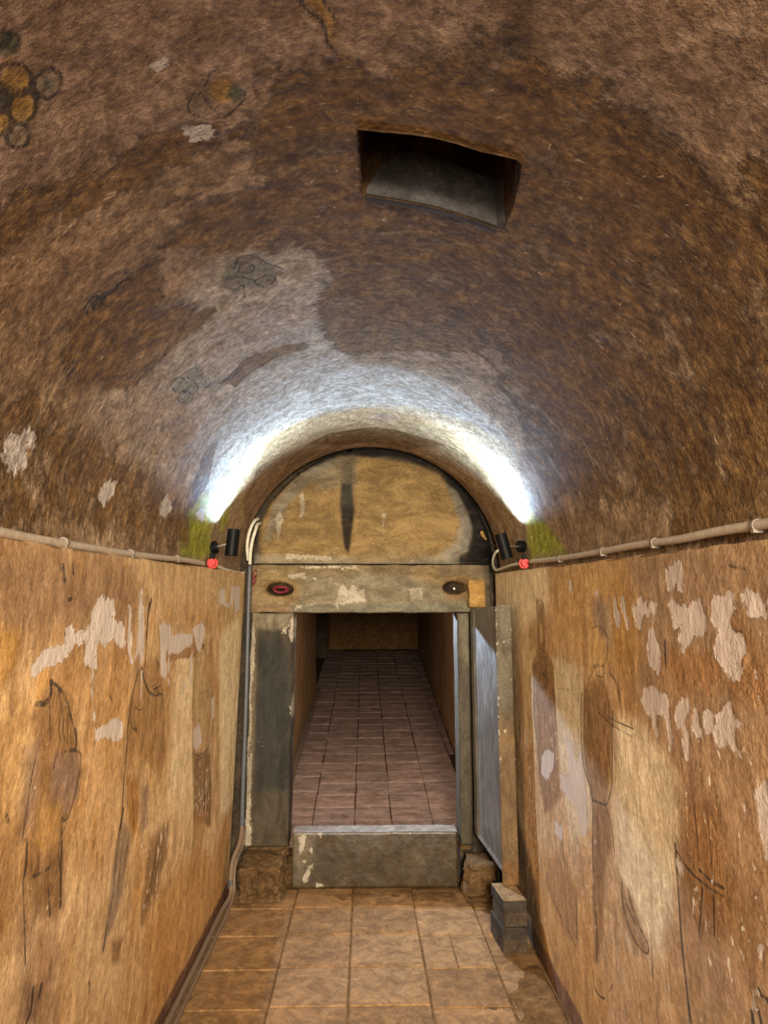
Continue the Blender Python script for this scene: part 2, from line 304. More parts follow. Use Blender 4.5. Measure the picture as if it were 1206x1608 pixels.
# ---------------------------------------------------------------- painted surface grids
class Grid:
    """regular surface u x v with painted fields; px(x, y) turns a picture point into (u, v)"""
    def __init__(s, us, vs, px, warp=.012, seed=1):
        s.us, s.vs, s.px = np.array(us), np.array(vs), px
        s.U, s.V = np.meshgrid(s.us, s.vs, indexing='ij')
        s.WU = s.U+fbm(s.U*9+50, s.V*9+50, seed)*warp; s.WV = s.V+fbm(s.U*9+90, s.V*9+20, seed+9)*warp
        s.f = dict(white=np.full(s.U.shape, -.06), clay=np.full(s.U.shape, -1.), stroke=np.full(s.U.shape, -.05), fleck=np.zeros(s.U.shape))
        s.tint = np.zeros(s.U.shape+(4,))
    def win(s, P, m):
        a = np.array(P); i0 = np.searchsorted(s.us, a[:, 0].min()-m); i1 = np.searchsorted(s.us, a[:, 0].max()+m)
        j0 = np.searchsorted(s.vs, a[:, 1].min()-m); j1 = np.searchsorted(s.vs, a[:, 1].max()+m)
        return slice(max(i0, 0), i1), slice(max(j0, 0), j1)
    @staticmethod
    def seg(U, V, a, b):
        d = b-a; L2 = max((d*d).sum(), 1e-12); t = np.clip(((U-a[0])*d[0]+(V-a[1])*d[1])/L2, 0, 1)
        return np.hypot(U-a[0]-t*d[0], V-a[1]-t*d[1])
    def sdf(s, P, m, warp=True):
        sl = s.win(P, m); U, V = (s.WU[sl], s.WV[sl]) if warp else (s.U[sl], s.V[sl]); P = np.array(P)
        if U.size == 0: return sl, None
        D = np.full(U.shape, 9.); ins = np.zeros(U.shape, bool)
        for i in range(len(P)):
            a, b = P[i], P[(i+1) % len(P)]; D = np.minimum(D, s.seg(U, V, a, b))
            c = (a[1] > V) != (b[1] > V); xx = (b[0]-a[0])*(V-a[1])/((b[1]-a[1]) if abs(b[1]-a[1]) > 1e-9 else 1e-9)+a[0]
            ins ^= c & (U < xx)
        return sl, np.where(ins, D, -D)
    def conv(s, pts, space):
        return [s.px(*p) for p in pts] if space == 'px' else list(pts)
    def white(s, pts, space='px'):
        sl, d = s.sdf(s.conv(pts, space), .06)
        if d is not None: s.f['white'][sl] = np.maximum(s.f['white'][sl], d)
    def field(s, name, pts, val, soft, space='px'):
        sl, d = s.sdf(s.conv(pts, space), soft+.03)
        if d is None: return
        k = np.clip(d/soft*.5+.5, 0, 1); k = k*k*(3-2*k); s.f[name][sl] = s.f[name][sl]*(1-k)+val*k
    def paint(s, pts, colr, alpha, soft, space='px', warp=True):
        sl, d = s.sdf(s.conv(pts, space), soft+.03, warp)
        if d is None: return
        k = np.clip(d/soft*.5+.5, 0, 1); k = k*k*(3-2*k)*alpha
        T = s.tint[sl]; A = T[..., 3]; An = k+A*(1-k)
        for c in range(3): T[..., c] = np.where(An > 1e-5, (colr[c]*k+T[..., c]*A*(1-k))/np.maximum(An, 1e-5), colr[c])
        T[..., 3] = An; s.tint[sl] = T
    def stroke(s, pts, wd, space='px', closed=False):
        P = [np.array(q) for q in s.conv(pts, space)]
        if closed: P.append(P[0])
        if len(P) > 2:
            E_ = [2*P[0]-P[1]]+P+[2*P[-1]-P[-2]]; Q = []
            for i in range(1, len(E_)-2):
                for j in range(4):
                    t = j/4; a, b, c, d = E_[i-1:i+3]; Q.append(.5*(2*b+(c-a)*t+(2*a-5*b+4*c-d)*t*t+(3*b-a-3*c+d)*t**3))
            Q.append(P[-1]); P = Q
        sl = s.win(P, .05); U, V = s.U[sl], s.V[sl]
        if U.size == 0: return
        D = np.full(U.shape, 9.)
        for a, b in zip(P, P[1:]): D = np.minimum(D, s.seg(U, V, a, b))
        s.f['stroke'][sl] = np.maximum(s.f['stroke'][sl], wd*.52+.0004-D)
    def mesh(s, name, pos, m, loc, parent=None, keep=None, snap=None, rim=None, extra=None):
        nu, nv = s.U.shape; XYZ = pos(s.U, s.V).reshape(-1, 3)-np.array(loc)
        I = np.arange(nu*nv).reshape(nu, nv)
        F = np.stack([I[:-1, :-1], I[1:, :-1], I[1:, 1:], I[:-1, 1:]], -1).reshape(-1, 4)
        if keep is not None: F = F[keep.reshape(-1)]
        me = bpy.data.meshes.new(name); me.vertices.add(nu*nv); me.vertices.foreach_set('co', XYZ.astype(np.float32).reshape(-1))
        nf = len(F); me.loops.add(nf*4); me.loops.foreach_set('vertex_index', F.reshape(-1).astype(np.int32))
        me.polygons.add(nf); me.polygons.foreach_set('loop_start', np.arange(0, nf*4, 4, dtype=np.int32)); me.polygons.foreach_set('use_smooth', np.ones(nf, bool))
        me.update(calc_edges=True)
        for k, v in s.f.items():
            a = me.attributes.new(k, 'FLOAT', 'POINT'); a.data.foreach_set('value', v.astype(np.float32).reshape(-1))
        uv3 = np.stack([s.U, s.V, s.U*0], -1); a = me.attributes.new('uvp', 'FLOAT_VECTOR', 'POINT'); a.data.foreach_set('vector', uv3.astype(np.float32).reshape(-1))
        a = me.attributes.new('tint', 'FLOAT_COLOR', 'POINT'); a.data.foreach_set('color', s.tint.astype(np.float32).reshape(-1))
        o = link(name, me, m, parent); o.location = loc; o['wl'] = tuple(loc); return o
def crop(ox, oy, sc): return lambda *pts: [(ox+x/sc, oy+y/sc) for x, y in pts]
def disc(x, y, rx, ry=None, n=16): ry = ry or rx; return [(x+rx*math.cos(2*math.pi*k/n), y+ry*math.sin(2*math.pi*k/n)) for k in range(n)]
# ================================================================ SETTING: side walls
YE = 4.62
def Hh(Y): return zs(Y)-FL
def wall(side):
    def xw(z): return (-.84+.04*(z-FL)/2.0) if side < 0 else (.888+.0*(z-FL))
    def px(x, y):
        X = xw(-.6)
        for k in range(4):
            q = aX(x, y, X); X = xw(q.z)
        return q.y, (q.z-FL)/Hh(q.y)*2.0
    us = np.concatenate([np.linspace(-2.0, 1.35, 34, endpoint=False), np.arange(1.35, YE-.001, .0046), [YE, YE+.02, YE+.14]])
    vs = np.concatenate([np.arange(0, 1.999, .0075), [2.0, 2.02, 2.1]])
    g = Grid(us, vs, px, .014, 3 if side < 0 else 23)
    def pos(U, V):
        oY = np.maximum(U-YE, 0); oV = np.maximum(V-2.0, 0); Y = np.minimum(U, YE); v = np.minimum(V, 2.0)
        z = FL+v/2.0*Hh(Y); z = z-.004*(V > 1.995)*(oV == 0)
        X = (-.84+.04*(z-FL)/2.0) if side < 0 else (.888+0*z)
        e = np.clip((2.0-V)/.05, 0, 1)*np.clip((YE-U)/.05, 0, 1)
        d = fbm(U*1.3+3, V*1.1+7, 40 if side < 0 else 60, 4)*.010+fbm(U*11, V*5, 44, 3)*.0022
        whm = np.clip(g.f['white']/.004, 0, 1)*.0015
        X = X+(-side)*(d*e-whm*0.6)+side*(oY+oV)
        z = z+fbm(U*14, V*0+3, 71, 3)*.004*(V > 1.995)
        return np.stack([X, Y, z], -1)
    return g, pos
g, posL = wall(-1)
L = crop(0, 900, 2.271); K = crop(0, 880, 4.638)
OC, DB, MB_, PU = (.42, .225, .06), (.18, .09, .032), (.23, .12, .045), (.27, .18, .135)
g.paint([(-40, 835), (200, 868), (235, 930), (190, 1000), (100, 1010), (50, 1000), (30, 1010), (-40, 980)], (.27, .165, .095), .85, .12)
g.paint([(190, 865), (388, 892), (388, 950), (220, 950)], (.60, .42, .23), .7, .08)
g.paint([(-40, 985), (35, 985), (35, 1030), (0, 1090), (-40, 1110)], OC, .85, .03)
g.paint([(-40, 1100), (60, 1080), (40, 1250), (30, 1350), (-40, 1380)], (.52, .30, .11), .6, .1)
g.paint([(-40, 1290), (40, 1290), (40, 1450), (-40, 1500)], DB, .6, .08)
g.paint([(280, 1000), (330, 1000), (335, 1230), (290, 1300), (265, 1250)], (.80, .64, .42), .85, .06)
g.paint([(345, 1000), (380, 960), (375, 1250), (345, 1290)], (.84, .69, .46), .85, .05)  # both cream tints paint in the spotlights' brightness near the door
g.paint([(375, 900), (388, 900), (386, 1080), (374, 1060)], (.68, .47, .20), .5, .03)
g.paint([(30, 1430), (100, 1420), (90, 1640), (20, 1640)], (.34, .22, .15), .6, .05)
g.paint([(225, 1450), (300, 1350), (345, 1300), (355, 1420), (240, 1600)], (.50, .265, .085), .65, .08)
g.paint([(120, 1400), (200, 1380), (190, 1620), (110, 1640)], (.58, .42, .25), .55, .07)
g.paint([(200, 1240), (300, 1260), (350, 1290), (340, 1350), (240, 1330)], (.66, .48, .28), .6, .07)
g.paint([(60, 1380), (160, 1370), (150, 1460), (60, 1470)], (.66, .46, .27), .55, .06)
g.paint([(0, 1500), (40, 1500), (30, 1640), (-30, 1640)], (.62, .44, .26), .6, .06)
# robe shapes of the painted figures
g.paint(L((180, 380), (240, 430), (272, 560), (288, 660), (280, 760), (240, 880), (228, 1190), (170, 1230), (75, 1090), (95, 930), (130, 760), (130, 500)), MB_, .785, .03)
g.paint(L((195, 650), (280, 640), (280, 780), (225, 870), (180, 800)), PU, .75, .02)
g.paint(L((95, 620), (150, 580), (140, 900), (80, 950)), PU, .6, .03)
g.paint(L((130, 830), (215, 820), (215, 960), (130, 1000)), (.50, .29, .10), .7, .03)
g.paint(L((100, 1040), (225, 1000), (225, 1190), (130, 1230)), (.17, .09, .035), .55, .03)
g.paint(L((495, 330), (560, 300), (585, 420), (590, 640), (575, 740), (500, 640), (450, 700), (455, 500), (470, 420)), (.30, .165, .06), .75, .025)
g.paint(L((450, 720), (500, 740), (495, 900), (480, 960), (455, 860)), (.33, .15, .03), .8, .02)
g.paint(L((430, 880), (475, 940), (430, 1190), (365, 1370), (385, 1200)), (.24, .17, .12), .8, .02)
g.paint(L((505, 750), (535, 760), (530, 900), (505, 930)), PU, .7, .02)
g.paint(L((535, 950), (605, 880), (600, 1000), (560, 1130), (530, 1210), (500, 1270), (515, 1130)), (.19, .10, .04), .75, .03)
g.paint(L((690, 250), (760, 230), (762, 560), (750, 900), (690, 900), (685, 500)), (.36, .20, .07), .65, .02)
g.paint(L((688, 640), (752, 640), (750, 900), (690, 880)), (.19, .10, .04), .7, .02)
g.paint(L((690, 850), (740, 850), (720, 960), (680, 1130)), (.40, .21, .08), .6, .02)
g.paint(L((400, 1310), (440, 1300), (425, 1390), (400, 1400)), (.22, .12, .05), .8, .015)
g.paint(L((90, 1470), (160, 1460), (130, 1600), (85, 1600)), (.16, .09, .05), .75, .02)
g.paint([(50, 1130), (56, 1105), (60, 1150)], DB, .5, .02)
# lime patches
for P_ in (
  K((740, 245), (765, 285), (830, 272), (832, 380), (815, 420), (895, 470), (900, 600), (880, 640), (845, 590), (820, 560), (770, 620), (710, 590), (700, 780), (620, 760), (610, 600), (530, 660), (480, 700), (410, 750), (350, 760), (280, 850), (235, 830), (240, 750), (300, 660), (380, 620), (470, 610), (475, 520), (512, 460), (530, 540), (620, 500), (650, 460), (655, 370), (700, 300)),
  K((922, 330), (945, 335), (948, 560), (958, 740), (935, 740), (918, 640), (925, 450)),
  K((1012, 195), (1028, 210), (1035, 420), (1050, 560), (1040, 740), (1022, 780), (1005, 680), (970, 720), (995, 560), (1000, 380)),
  K((1020, 800), (1032, 790), (1022, 1040), (1014, 940)),
  K((675, 1070), (700, 1100), (685, 1195), (665, 1180)), K((690, 1230), (760, 1200), (860, 1145), (890, 1180), (885, 1280), (860, 1315), (780, 1290), (690, 1330)),
  K((672, 780), (684, 780), (680, 1000), (672, 1000)),
  K((1150, 480), (1206, 440), (1215, 850), (1180, 850), (1170, 600)),
  L((565, 185), (610, 180), (612, 240), (590, 300), (590, 370), (575, 370), (570, 260)), L((600, 230), (640, 215), (690, 215), (690, 250), (640, 290), (600, 290)),
  L((690, 200), (720, 170), (735, 210), (712, 290), (700, 270)), L((655, 390), (663, 400), (660, 440), (654, 430)),
  L((680, 290), (690, 260), (684, 370), (676, 420)), L((598, 300), (606, 300), (604, 400), (600, 400)),
  L((782, 60), (800, 55), (805, 105), (820, 105), (825, 45), (855, 45), (856, 130), (838, 145), (832, 95), (815, 120), (784, 108)),
  L((690, 560), (712, 535), (720, 600), (700, 640), (690, 600)), L((755, 450), (766, 440), (764, 520), (754, 520))):
    g.white(P_)
for pts, v in ((L((90, 1000), (230, 980), (230, 1200), (90, 1200)), .5), (L((500, 860), (610, 850), (600, 1100), (500, 1280)), 1.0), (L((690, 680), (750, 680), (750, 880), (690, 880)), 1.3), (K((480, 480), (740, 480), (740, 700), (480, 720)), .8)):
    g.field('fleck', pts, v, .04)
g.field('clay', K((530, 560), (640, 480), (740, 470), (720, 600), (560, 680)), .5, .03)
g.field('clay', L((600, 230), (690, 215), (740, 260), (700, 300), (590, 320)), .7, .03)
for pts, wd in (
  (L((180, 382), (215, 415), (240, 460), (255, 520), (272, 575), (270, 625), (250, 632)), .010), (L((180, 385), (182, 420), (165, 455), (130, 462)), .008), (L((184, 400), (184, 435), (165, 468), (130, 472)), .007),
  (L((175, 450), (182, 600)), .005), (L((205, 410), (222, 500), (225, 570), (232, 600)), .006), (L((225, 430), (242, 500), (240, 610)), .005), (L((215, 500), (210, 560), (218, 600)), .005),
  (L((250, 632), (285, 640), (288, 690), (268, 790), (240, 878), (222, 872)), .007), (L((240, 632), (205, 650), (190, 700)), .005), (L((222, 880), (222, 1000), (217, 1190)), .010), (L((218, 900), (212, 1010), (222, 1100)), .006), (L((120, 1082), (150, 1070), (178, 1050)), .009),
  (L((100, 955), (96, 1040), (88, 1085)), .010), (L((175, 1130), (180, 1222)), .009), (L((85, 950), (100, 950)), .008), (L((135, 640), (112, 760), (85, 950)), .005), (L((85, 1100), (90, 1400)), .006),
  (L((536, 97), (524, 150), (519, 240), (514, 330)), .017), (L((528, 110), (520, 200)), .016), (L((516, 240), (500, 330), (525, 410), (540, 432)), .006), (L((505, 340), (518, 400), (545, 436), (580, 430)), .008), (L((510, 370), (530, 425), (560, 420), (582, 436)), .006),
  (L((556, 305), (574, 350), (575, 400), (548, 412)), .008), (L((562, 330), (568, 380), (540, 405)), .005), (L((492, 345), (470, 430), (456, 540), (450, 650), (440, 760), (438, 850)), .009), (L((465, 500), (470, 545), (490, 566)), .007), (L((475, 490), (480, 540), (490, 558)), .005),
  (L((478, 478), (500, 490), (510, 480)), .006), (L((515, 440), (505, 600), (490, 690)), .004), (L((528, 450), (520, 560), (500, 680)), .004), (L((555, 440), (556, 600)), .004), (L((580, 430), (588, 520), (582, 640)), .006),
  (L((440, 845), (432, 905)), .022), (L((432, 890), (418, 1000), (410, 1120), (385, 1260), (370, 1350)), .007), (L((450, 890), (432, 1050), (420, 1160)), .005), (L((465, 920), (450, 1050)), .004), (L((470, 745), (482, 920)), .005), (L((520, 760), (518, 900)), .004),
  (L((560, 960), (545, 1080), (515, 1190)), .008), (L((575, 1000), (550, 1110)), .006), (L((585, 870), (585, 930)), .005), (L((510, 1190), (508, 1270)), .006),
  (L((690, 145), (688, 170), (697, 150)), .006), (L((752, 80), (758, 72), (765, 100), (760, 115)), .006), (L((710, 230), (735, 285), (740, 300)), .008), (L((752, 150), (754, 250), (742, 290)), .004), (L((692, 380), (688, 600), (700, 650), (740, 625), (762, 545)), .007), (L((697, 670), (725, 655), (747, 620)), .006),
  (L((700, 680), (698, 800), (688, 900)), .007), (L((714, 690), (712, 850)), .006), (L((728, 680), (730, 850)), .006), (L((745, 650), (750, 780), (746, 910)), .009), (L((690, 850), (684, 1000), (680, 1110)), .005), (L((697, 460), (700, 600)), .004), (L((715, 430), (735, 420), (745, 440)), .005),
  (L((318, 1455), (322, 1475), (320, 1500)), .008), (L((120, 1480), (110, 1560), (95, 1600)), .012), (L((150, 1465), (140, 1510)), .012), (L((30, 865), (36, 885)), .012),
  (K((460, 30), (468, 150)), .012), (K((525, 20), (528, 95)), .010), (K((440, 20), (445, 80)), .006), (K((500, 285), (518, 280)), .012), (K((795, 985), (810, 1020)), .007), (K((1045, 95), (1035, 200)), .005), (K((940, 130), (985, 260)), .005)):
    g.stroke(pts, wd)
# painted dado band
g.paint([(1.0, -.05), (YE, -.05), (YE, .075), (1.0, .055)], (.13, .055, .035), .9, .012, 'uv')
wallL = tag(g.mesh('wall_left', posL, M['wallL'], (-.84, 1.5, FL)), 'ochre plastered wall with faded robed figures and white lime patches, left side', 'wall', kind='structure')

g, posR = wall(1)
R_ = crop(800, 860, 2.150); S_ = crop(940, 860, 4.534)
g.paint([(960, 850), (1260, 800), (1260, 1150), (1150, 1230), (1040, 1180), (980, 1050), (1000, 950)], (.29, .185, .11), .85, .12)
g.paint([(1040, 1170), (1240, 1170), (1240, 1600), (1100, 1600), (1050, 1400)], (.34, .21, .125), .75, .12)
g.paint([(778, 893), (860, 885), (860, 960), (800, 1000), (778, 960)], (.76, .60, .38), .85, .06)  # pale tint puts spotlight brightness into the wall top by the door
g.paint([(870, 895), (985, 880), (985, 1010), (940, 1060), (870, 1010)], (.50, .30, .11), .7, .08)
g.paint([(962, 925), (1000, 930), (1010, 1040), (985, 1080), (960, 1040)], (.42, .23, .06), .6, .05)
g.paint([(868, 1035), (915, 1050), (920, 1170), (935, 1290), (900, 1330), (880, 1200)], (.66, .54, .37), .85, .03)
g.paint([(960, 1125), (1010, 1140), (1060, 1210), (1070, 1340), (1040, 1500), (990, 1480), (975, 1380), (965, 1240)], (.74, .62, .45), .85, .05)  # pale colour fills in the lamp's bright patch on this wall
g.paint([(820, 1020), (842, 1020), (845, 1170), (826, 1170)], (.62, .47, .25), .6, .03)
g.paint([(846, 1330), (930, 1400), (960, 1608), (900, 1640), (840, 1480)], (.50, .27, .085), .7, .07)
g.paint([(938, 945), (958, 945), (960, 1020), (940, 1000)], (.38, .28, .20), .7, .03)
g.paint(R_((90, 175), (118, 195), (125, 340), (150, 400), (155, 560), (170, 860), (120, 900), (95, 700), (80, 550), (78, 390), (95, 340)), MB_, .78, .02)
g.paint(R_((100, 250), (113, 260), (112, 320), (103, 320)), (.55, .38, .16), .8, .01)
g.paint(R_((180, 1000), (200, 1080), (235, 1200), (235, 1340), (190, 1310), (125, 1120), (130, 1080)), (.36, .20, .09), .7, .03)
g.paint(R_((245, 490), (275, 440), (320, 450), (350, 560), (345, 740), (335, 860), (350, 1000), (330, 1100), (310, 1400), (290, 1400), (283, 860), (245, 700)), MB_, .782, .025)
g.paint(R_((280, 270), (325, 290), (322, 400), (280, 410)), (.52, .33, .13), .7, .015)
g.paint(R_((275, 165), (310, 165), (330, 300), (305, 290), (280, 250)), (.30, .20, .14), .8, .02)
g.paint(R_((370, 1080), (400, 1140), (470, 1330), (470, 1370), (430, 1360), (385, 1250)), (.26, .14, .06), .75, .02)
g.paint(R_((560, 990), (620, 830), (700, 860), (760, 1050), (790, 1250), (700, 1360), (600, 1250)), (.24, .125, .05), .75, .05)
g.paint(R_((600, 1250), (720, 1300), (760, 1608), (600, 1608)), (.40, .25, .13), .5, .05)
g.paint(R_((730, 230), (780, 240), (900, 420), (900, 560), (760, 520)), (.30, .15, .055), .7, .04)
g.paint(R_((560, 370), (720, 370), (720, 470), (590, 520), (470, 430)), (.33, .18, .075), .6, .04)
for P_ in (S_((600, 85), (607, 200), (605, 305), (575, 300), (560, 260), (545, 300), (510, 305), (488, 270), (480, 160), (520, 110)),
  S_((100, 350), (125, 345), (135, 430), (155, 480), (150, 570), (118, 560), (105, 500)), S_((150, 355), (178, 345), (190, 420), (200, 490), (215, 520), (210, 590), (195, 570), (180, 500), (160, 470)),
  S_((230, 350), (250, 420), (280, 345), (300, 350), (318, 400), (340, 385), (355, 430), (375, 390), (400, 400), (420, 385), (433, 420), (400, 500), (380, 470), (360, 500), (330, 480), (300, 585), (270, 560), (250, 480), (232, 430)),
  S_((495, 400), (530, 335), (550, 390), (580, 420), (600, 400), (640, 440), (650, 390), (730, 335), (745, 430), (775, 480), (755, 590), (690, 640), (650, 700), (600, 740), (570, 660), (590, 560), (530, 570), (520, 480), (498, 440)),
  S_((800, 390), (830, 345), (900, 340), (945, 310), (965, 360), (968, 470), (940, 540), (960, 600), (1060, 640), (1075, 760), (1040, 800), (1060, 890), (1010, 950), (960, 950), (920, 900), (840, 790), (820, 690), (850, 620), (810, 560), (800, 480)),
  S_((1010, 320), (1060, 290), (1130, 320), (1210, 400), (1210, 520), (1150, 540), (1100, 500), (1060, 470), (1090, 430), (1010, 390)),
  S_((315, 1100), (330, 980), (380, 1010), (440, 1040), (490, 1030), (510, 1100), (520, 1250), (535, 1380), (520, 1480), (500, 1440), (490, 1260), (460, 1190), (420, 1200), (415, 1270), (438, 1340), (420, 1360), (395, 1330), (380, 1230), (340, 1200)),
  S_((545, 1150), (590, 1070), (640, 1060), (648, 1150), (620, 1250), (650, 1330), (645, 1500), (630, 1500), (600, 1380), (600, 1290), (560, 1270)),
  S_((655, 1190), (690, 1130), (715, 1170), (720, 1260), (745, 1290), (735, 1330), (700, 1330), (655, 1280)), S_((750, 1170), (790, 1140), (825, 1170), (830, 1260), (800, 1340), (760, 1320), (745, 1250)),
  S_((840, 1190), (880, 1160), (900, 1110), (945, 1110), (960, 1170), (985, 1240), (1035, 1270), (1020, 1310), (985, 1290), (985, 1400), (998, 1465), (970, 1460), (930, 1400), (925, 1350), (900, 1430), (860, 1400), (830, 1330)),
  S_((1140, 1045), (1165, 1045), (1168, 1090), (1145, 1100)), S_((1125, 860), (1140, 855), (1150, 920), (1135, 925)), S_((360, 570), (390, 555), (420, 660), (445, 700), (440, 880), (425, 920), (380, 860), (340, 760), (345, 650)),
  R_((188, 640), (210, 650), (225, 720), (240, 690), (255, 780), (262, 860), (266, 960), (250, 980), (230, 890), (200, 840), (172, 810), (170, 760), (205, 770)), R_((110, 700), (130, 680), (155, 690), (150, 740), (125, 790), (110, 760)),
  R_((825, 820), (873, 780), (900, 1080), (860, 1050), (845, 960), (838, 880)), R_((200, 115), (208, 110), (212, 150), (202, 155)), R_((285, 140), (296, 142), (296, 165), (285, 165)), R_((562, 1055), (585, 1055), (592, 1090), (575, 1095)),
  R_((625, 1150), (633, 1145), (636, 1200), (650, 1230), (640, 1235)), R_((525, 1230), (535, 1260), (548, 1300), (535, 1280)), R_((815, 1500), (835, 1490), (828, 1560), (815, 1570)), R_((845, 1350), (858, 1340), (858, 1460), (848, 1400)),
  R_((155, 925), (185, 940), (180, 990), (150, 960)), R_((55, 600), (62, 660), (55, 690)), R_((590, 815), (600, 810), (602, 850)), R_((792, 860), (805, 850), (805, 885), (795, 895))):
    g.white(P_)
g.f['fleck'] += .12
for pts, v in ((R_((40, 600), (75, 600), (110, 1100), (60, 1100)), 1.3), (R_((110, 540), (160, 540), (200, 960), (150, 1000)), .8), (R_((230, 900), (300, 950), (300, 1350), (240, 1300)), 1.0), (R_((560, 700), (880, 600), (900, 1500), (620, 1500)), .7), (R_((480, 1200), (560, 1200), (580, 1450), (500, 1450)), .9), (R_((820, 1300), (900, 1300), (900, 1608), (800, 1608)), 1.2)):
    g.field('fleck', pts, v, .05)
g.field('clay', R_((500, 330), (760, 330), (900, 300), (900, 620), (800, 560), (650, 480), (500, 470)), .25, .08)
g.field('clay', R_((580, 850), (720, 850), (760, 1250), (640, 1320)), .25, .08)
for pts, wd in (
  (R_((92, 185), (100, 175), (115, 195), (122, 260), (120, 330)), .007), (R_((92, 190), (96, 260), (100, 335), (118, 350)), .006), (R_((80, 390), (85, 470), (83, 560), (100, 700), (108, 850)), .009),
  (R_((150, 400), (150, 500), (158, 600), (165, 700), (172, 890)), .007), (R_((118, 560), (125, 900)), .005), (R_((136, 520), (150, 620)), .005), (R_((100, 460), (105, 800)), .005),
  (R_((125, 1095), (140, 1170), (180, 1252)), .007), (R_((182, 985), (186, 1040), (198, 1075)), .006), (R_((172, 1050), (188, 1150), (205, 1292)), .006), (R_((190, 1255), (205, 1300), (228, 1345)), .007), (R_((230, 1150), (232, 1320)), .009),
  (R_((276, 272), (300, 265), (324, 290), (328, 350), (318, 395), (290, 405), (272, 440)), .006), (R_((284, 290), (278, 350), (282, 400)), .004), (R_((316, 400), (316, 435), (290, 430)), .005), (R_((280, 402), (300, 392)), .007),
  (R_((243, 490), (240, 600), (248, 720), (272, 800), (285, 860)), .009), (R_((255, 490), (252, 640), (262, 740)), .005), (R_((268, 480), (268, 640)), .005), (R_((284, 850), (310, 862), (335, 862), (350, 780), (350, 550)), .008), (R_((345, 425), (370, 480), (380, 580)), .005),
  (R_((300, 555), (350, 600), (418, 638)), .006), (R_((330, 572), (370, 590), (420, 612)), .005), (R_((165, 476), (210, 480)), .004), (R_((286, 870), (284, 1000), (290, 1150), (300, 1300), (298, 1400)), .009), (R_((335, 880), (352, 960), (362, 1040)), .006),
  (R_((300, 880), (305, 1050)), .005), (R_((320, 890), (325, 1100)), .004), (R_((385, 1120), (392, 1220), (430, 1330), (468, 1370), (470, 1335), (430, 1250), (405, 1150)), .007), (R_((400, 1200), (440, 1290)), .007),
  (R_((286, 1430), (290, 1480), (310, 1515), (325, 1522)), .008), (R_((305, 1452), (318, 1478)), .006), (R_((350, 1475), (340, 1498)), .006), (R_((560, 1000), (570, 1150), (585, 1350), (600, 1500), (615, 1608)), .010), (R_((572, 1180), (590, 1400), (608, 1608)), .006),
  (R_((562, 1020), (600, 1080), (650, 1130), (720, 1178)), .008), (R_((640, 1088), (680, 1125), (722, 1150)), .009), (R_((652, 1150), (640, 1300)), .008), (R_((690, 1165), (692, 1310)), .008), (R_((622, 870), (632, 960), (640, 1060)), .006), (R_((668, 880), (685, 1100)), .005),
  (R_((840, 1490), (856, 1520), (873, 1530)), .012), (R_((818, 1570), (822, 1608)), .014), (R_((840, 1560), (850, 1608)), .012), (R_((480, 1300), (490, 1500)), .005), (R_((440, 1500), (450, 1600)), .004), (R_((540, 1400), (550, 1540)), .004),
  (S_((880, 500), (900, 540), (960, 585), (1030, 600)), .009), (S_((960, 660), (930, 700), (880, 720)), .006), (S_((890, 440), (875, 490)), .010), (S_((940, 130), (1050, 150)), .008), (S_((70, 880), (130, 990), (160, 1130)), .005), (S_((1000, 640), (1040, 700)), .005), (S_((385, 780), (410, 880), (432, 900)), .005), (S_((480, 660), (485, 850)), .010)):
    g.stroke(pts, wd)
for cx_, cy_, rx_, ry_ in ((118, 400, 28, 30), (118, 402, 18, 21), (118, 404, 9, 12), (112, 455, 24, 22), (112, 457, 14, 13), (136, 480, 12, 30), (98, 420, 12, 30)):
    g.stroke(R_(*disc(cx_, cy_, rx_, ry_, 10)), .0045, closed=True)
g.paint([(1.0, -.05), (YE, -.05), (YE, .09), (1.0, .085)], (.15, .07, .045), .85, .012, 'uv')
g.paint([(3.55, -.05), (YE+.2, -.05), (YE+.2, 1.3), (4.35, 1.3), (4.15, .6), (3.75, .35)], (.03, .02, .015), .75, .06, 'uv')  # leaf's cast shadow and a dark stain, both painted on the wall
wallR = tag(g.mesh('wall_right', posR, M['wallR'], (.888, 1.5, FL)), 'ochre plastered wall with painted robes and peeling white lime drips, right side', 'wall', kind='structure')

# ================================================================ SETTING: barrel vault with the pit hole
us = np.concatenate([np.linspace(-2.0, .5, 20, endpoint=False), np.arange(.55, 4.655, .007), [4.66]])
vs = np.arange(-.04, math.pi*RV+.04, .007)
g = Grid(us, vs, aV, .016, 80)
HOLE_PX = [(561, 201), (600, 204), (645, 208), (700, 219), (760, 234), (812, 248), (820, 254), (815, 285), (805, 325), (790, 354), (781, 353), (740, 338), (690, 324), (640, 314), (600, 309), (569, 306), (566, 260)]
HOLE = [aV(*q) for q in HOLE_PX]
g.f['clay'][:] = -.55
CL = lambda pts, v=.5, s=.08: g.field('clay', pts, v, s)
CL([(700, 60), (1250, 60), (1250, 820), (1100, 850), (960, 780), (860, 640), (760, 520), (700, 420), (420, 400), (420, 130), (560, 140)], 0.15, .12)
CL([(800, 20), (1250, -60), (1250, 260), (1120, 240), (960, 130), (860, 60)], -.5, .1)
CL([(420, 190), (520, 130), (700, 95), (830, 130), (980, 200), (1090, 300), (1120, 420), (1000, 400), (900, 300), (840, 260), (790, 350), (700, 400), (560, 380), (440, 360), (400, 300)], .35, .07)
CL([(540, 330), (700, 360), (820, 440), (900, 560), (960, 640), (900, 690), (820, 600), (740, 500), (640, 400), (520, 390)], .45, .05)
CL([(-40, 350), (100, 290), (260, 225), (390, 190), (400, 215), (280, 262), (180, 315), (60, 370), (-40, 430)], .45, .05)
CL([(300, 330), (400, 300), (460, 360), (520, 370), (430, 400), (340, 400), (250, 400)], .45, .05)
